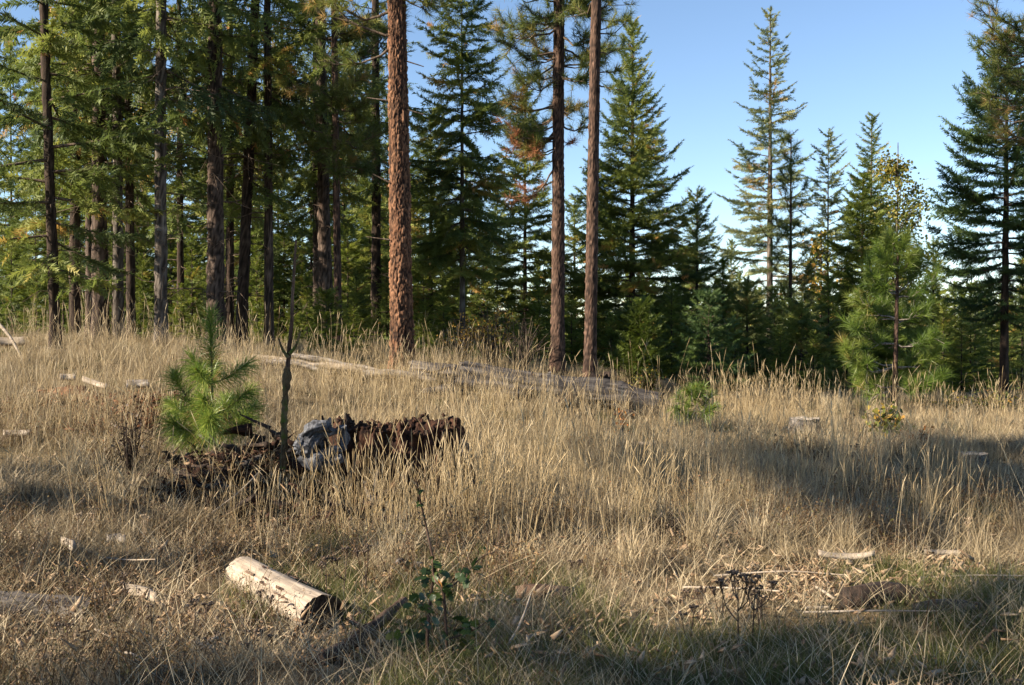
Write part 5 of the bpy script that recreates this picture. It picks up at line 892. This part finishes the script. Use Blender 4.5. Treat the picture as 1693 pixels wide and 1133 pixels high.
def scatter(name, label, templates, mat, P, scale, rng, tilt=.12, pick=None):
    c = bpy.data.collections.new(name + '_templates')
    for k_, (V, T, C) in enumerate(templates): c.objects.link(bpy.data.objects.new('%s_sample_%02d' % (name, k_), mesh(name, V, T, mat, C)))
    n = len(P); me = bpy.data.meshes.new(name); me.vertices.add(n); me.vertices.foreach_set('co', np.asarray(P, np.float32).ravel())
    for nm, ty, arr, key in (('rot', 'FLOAT_VECTOR', np.c_[rng.normal(0, tilt, (n, 2)), rng.uniform(0, 6.28, n)], 'vector'), ('scl', 'FLOAT', np.broadcast_to(scale, (n,)), 'value'), ('idx', 'INT', rng.integers(0, len(templates), n) if pick is None else pick, 'value')):
        at_ = me.attributes.new(nm, ty, 'POINT'); at_.data.foreach_set(key, np.ascontiguousarray(arr, np.int32 if ty == 'INT' else np.float32).ravel())
    me.update(); me.materials.append(mat); o = link(name, me, kind='stuff', label=label)
    ng = bpy.data.node_groups.new(name, 'GeometryNodeTree'); ng.interface.new_socket('Geometry', in_out='INPUT', socket_type='NodeSocketGeometry'); ng.interface.new_socket('Geometry', in_out='OUTPUT', socket_type='NodeSocketGeometry'); N, L = ng.nodes, ng.links
    gi, go = N.new('NodeGroupInput'), N.new('NodeGroupOutput'); ci = N.new('GeometryNodeCollectionInfo'); ci.inputs['Collection'].default_value = c; ci.inputs['Separate Children'].default_value = True; ci.inputs['Reset Children'].default_value = True
    ip = N.new('GeometryNodeInstanceOnPoints'); ip.inputs['Pick Instance'].default_value = True
    def na(nm, ty): a_ = N.new('GeometryNodeInputNamedAttribute'); a_.data_type = ty; a_.inputs['Name'].default_value = nm; return a_.outputs['Attribute']
    er = N.new('FunctionNodeEulerToRotation'); L.new(na('rot', 'FLOAT_VECTOR'), er.inputs[0]); L.new(er.outputs[0], ip.inputs['Rotation']); L.new(na('scl', 'FLOAT'), ip.inputs['Scale']); L.new(na('idx', 'INT'), ip.inputs['Instance Index'])
    L.new(gi.outputs[0], ip.inputs['Points']); L.new(ci.outputs[0], ip.inputs['Instance']); L.new(ip.outputs[0], go.inputs[0]); md = o.modifiers.new('scatter', 'NODES'); md.node_group = ng; return o

G = np.random.default_rng(99)
def sample(n, d0, d1, pw=1.0, marg=1.35):
    y = (d0 ** (1 + pw) + (d1 ** (1 + pw) - d0 ** (1 + pw)) * G.random(n)) ** (1 / (1 + pw)); x = G.uniform(-1, 1, n) * .474 * y * marg; return np.c_[x, y]
def clump(px, d, sx, sy, n): return np.c_[PX(px, d) + G.normal(0, sx, n), d + G.normal(0, sy, n)]
la, lb = np.array(lg.location)[:2], gp(533, 5.78)[:2]
def free(q, stump_r=.56, logr=.13):
    t_ = np.clip(((q - la) @ (lb - la)) / ((lb - la) @ (lb - la)), 0, 1); dl = np.linalg.norm(q - (la + t_[:, None] * (lb - la)), axis=1)
    return (np.hypot((q[:, 0] - sx_) / 1.08, q[:, 1] - sy_) > stump_r) & (dl > logr)
def mound_free(q): return ~((pxof(q) > 280) & (pxof(q) < 600) & (q[:, 1] > 8.35) & (q[:, 1] < 9.7) & (G.random(len(q)) < .8))
def lift(q, dz=0): return np.c_[q, ground(q[:, 0], q[:, 1]) + dz]
def pxof(q): return q[:, 0] / q[:, 1] * FPX + CX
def nz2(q, s, seed): return vnoise(np.c_[q * s, q[:, :1] * 0], seed)

# matted low grass everywhere
q = np.vstack([sample(5200, 3.6, 9, .6), sample(6500, 9, 16, .7), sample(8200, 16, 27, .8)]); q = q[free(q)]; pat = nz2(q, 1.3, 3) + .6 * nz2(q, 3.1, 4); q = q[(G.random(len(q)) < np.clip(.56 + 1.4 * pat, .05, 1)) & ~((pxof(q) > 490) & (pxof(q) < 640) & (q[:, 1] > 4.9) & (q[:, 1] < 5.85)) & ~((pxof(q) > 1340) & (pxof(q) < 1460) & (q[:, 1] > 6.5) & (q[:, 1] < 7.0))]
short = np.interp(q[:, 1], [4, 6, 7.5, 9], [.42, .5, .8, 1]) * np.where((pxof(q) > 1150) & (q[:, 1] < 8), .8, 1); sc = (.82 + .6 * nz2(q, .8, 11) + .5 * nz2(q, 2.4, 12) + G.normal(0, .15, len(q))) * short * np.interp(q[:, 1], [4, 12, 25], [.9, 1.0, 1.0]) * np.where((pxof(q) > 400) & (pxof(q) < 1110) & (q[:, 1] > 14.4) & (q[:, 1] < 17.6), .42, 1)
q_ok = mound_free(q); q, sc = q[q_ok], sc[q_ok]
tm = [blades(np.random.default_rng(400 + k_), 80, .15, .06, .28, 15, 80, .0042, .65) for k_ in range(4)] + [blades(np.random.default_rng(410 + k_), 60, .20, .10, .32, 60, 112, .0042, .25, .05, .0, .8) for k_ in range(3)]
scatter('dry_grass', 'matted dry straw coloured grass covering the clearing', tm, M_straw, lift(q), np.clip(sc, .22, 1.7), G)
q = np.vstack([sample(1500, 3.6, 9, .6), sample(1800, 9, 18, .7)]); q = q[free(q, .56, .2)]
scatter('fallen_straw', 'loose flattened straw lying through the grass', [blades(np.random.default_rng(430 + k_), 16, .25, .12, .42, 65, 105, .0038, .1, .06, .3, 1) for k_ in range(4)], M_straw, lift(q, .02), G.uniform(.6, 1.1, len(q)), G)
q = sample(760, 6.8, 24, .6); q = q[free(q, .6, .25) & ((nz2(q, .5, 51) > -.25)) & ~((pxof(q) > 265) & (pxof(q) < 780) & (q[:, 1] > 7.6) & (q[:, 1] < 9.75)) & ~((pxof(q) > 1300) & (pxof(q) < 1580) & (q[:, 1] < 7.3))]
scatter('grass_tussocks', 'denser arching tussocks of dry grass standing above the mat', [blades(np.random.default_rng(520 + k_), 150, .09, .22, .55, 4, 62, .0042, .7, v0=.1) for k_ in range(4)] + [blades(np.random.default_rng(530 + k_), 110, .10, .15, .42, 8, 75, .004, .8, v0=0, v1=.6) for k_ in range(3)], M_straw, lift(q), G.uniform(.6, 1.15, len(q)), G, .1)
q = np.vstack([clump(PX_, D__, .35, .25, 22) for PX_, D__ in ((1180, 9.4), (900, 8.2), (1430, 9.6), (1600, 9.0), (620, 7.2), (250, 9.9), (1000, 12.5), (1300, 13), (80, 10.5), (700, 12), (1500, 12.5), (1350, 8.2), (820, 6.6))]); q = q[free(q)]
scatter('dark_herbs', 'patches of withered dark brown herbs among the grass', [twiglets(np.random.default_rng(540 + k_)) for k_ in range(4)], M_scrub, lift(q), G.uniform(.9, 1.7, len(q)), G, .2)
# tall golden stalks
q = np.vstack([clump(*c_) for c_ in ((830, 9.6, .75, .8, 75), (640, 8.25, .5, .2, 34), (730, 8.3, .35, .3, 26), (960, 10.2, .9, 1.0, 60), (1290, 16.6, .55, .5, 44), (1240, 17.5, .4, .4, 22), (770, 13, 1.0, 1.2, 60), (190, 10.6, .55, .7, 30), (330, 8.2, .4, .4, 9), (240, 14.5, 1.2, 1.2, 60), (300, 17.5, 1.2, .6, 40), (60, 16, 1, 1, 30), (440, 13.5, .3, 1.2, 18), (1100, 11, 1.1, 1.0, 55), (1420, 10.5, 1.3, 1.0, 55), (1530, 8.3, .5, .5, 14), (600, 14.6, 1.2, .9, 60), (820, 18.2, .5, .5, 26), (1000, 14.0, 1.0, .5, 24), (1450, 19, 1.6, .8, 30), (680, 16.7, .5, .3, 30), (1650, 17, 1, 2, 26), (560, 7.7, .5, .4, 16), (870, 7.9, .6, .4, 30), (160, 11.4, .7, .25, 30), (720, 16.1, .6, .2, 10), (880, 15.8, .8, .2, 14), (790, 8.6, .25, .4, 26), (1180, 9.8, .6, .5, 26), (1330, 9.0, .5, .5, 22), (130, 7.6, .6, .3, 10), (20, 8.2, .3, .5, 8))] + [sample(130, 7.6, 26, .6)]); q = q[free(q, .52)]
scatter('tall_grass', 'tall golden dry grass stalks with slender seed heads', [stalks(np.random.default_rng(450 + k_), 11, .13, .32, .92, .0030, 10) for k_ in range(6)] + [stalks(np.random.default_rng(460 + k_), 5, .12, .5, 1.1, .0032, 18) for k_ in range(4)], M_stalk, lift(q), np.clip(G.normal(.88, .16, len(q)), .5, 1.3) * np.where(q[:, 1] < 8.5, .85, 1), G, .07)
# greener grass in the foreground and in patches
q = sample(3400, 3.4, 9.5, .5); pxx = pxof(q); keep = (nz2(q, .8, 21) + .22 * (q[:, 1] < 5.6) - .25 * (q[:, 1] > 7.0) + .15 * ((pxx < 200) & (q[:, 1] > 6)) > .2); q = q[keep & free(q)]; q = np.vstack([q, clump(1630, 6.7, .35, .12, 70), clump(620, 8.0, .25, .15, 24), clump(1650, 6.1, .2, .08, 30), sample(1500, 13, 26, 1)[:500]])
scatter('green_grass', 'short green grass showing between the dry tufts', [blades(np.random.default_rng(470 + k_), 70, .12, .06, .19, 10, 60, .0034, .5) for k_ in range(3)], M_greeng, lift(q), G.uniform(.6, 1.2, len(q)), G)
# small brown scrub, mostly lower left
q = np.vstack([sample(4200, 3.6, 9.5, .5), sample(1600, 9, 20, .7)]); pxx = pxof(q); w_ = np.where(q[:, 1] < 9, np.clip(.52 - pxx / 1800, .06, .5), .10) * np.where(nz2(q, 1.1, 31) > -.15, 1, .25); q = q[(G.random(len(q)) < w_) & free(q)]
scatter('brown_scrub', 'low brown and reddish scrub of small withered herbs', [twiglets(np.random.default_rng(480 + k_)) for k_ in range(5)], M_scrub, lift(q), G.uniform(.6, 1.25, len(q)), G, .2)
# wood litter
q = np.vstack([sample(500, 3.8, 10, .5), clump(1430, 6.5, .35, .25, 60), clump(1580, 7.0, .35, .2, 50), clump(150, 6.2, .5, .5, 50), clump(420, 8.6, .5, .4, 60), clump(760, 5.6, .3, .3, 30)])
scatter('wood_litter', 'small chips of wood and bark littering the ground', [chips(np.random.default_rng(490 + k_)) for k_ in range(4)], M_chips, lift(q, .015), G.uniform(.6, 1.3, len(q)), G)
q = np.vstack([clump(400, 8.8, .45, .35, 90), clump(600, 8.35, .5, .2, 50)])
scatter('red_rot_crumbs', 'dark red crumbs of rotten wood round the big stump', [chips(np.random.default_rng(500 + k_), 26, .12, .01, .05) for k_ in range(4)], M_rot, lift(q, .02), G.uniform(.7, 1.4, len(q)), G)
q = np.vstack([clump(170, 12.4, .55, .25, 70), clump(250, 11.8, .3, .25, 50)])
scatter('orange_rot_crumbs', 'orange crumbs of rotten wood round the crumbled log', [chips(np.random.default_rng(510 + k_), 30, .14, .015, .06) for k_ in range(4)], M_rotorange, lift(q, .03), G.uniform(.8, 1.5, len(q)), G)
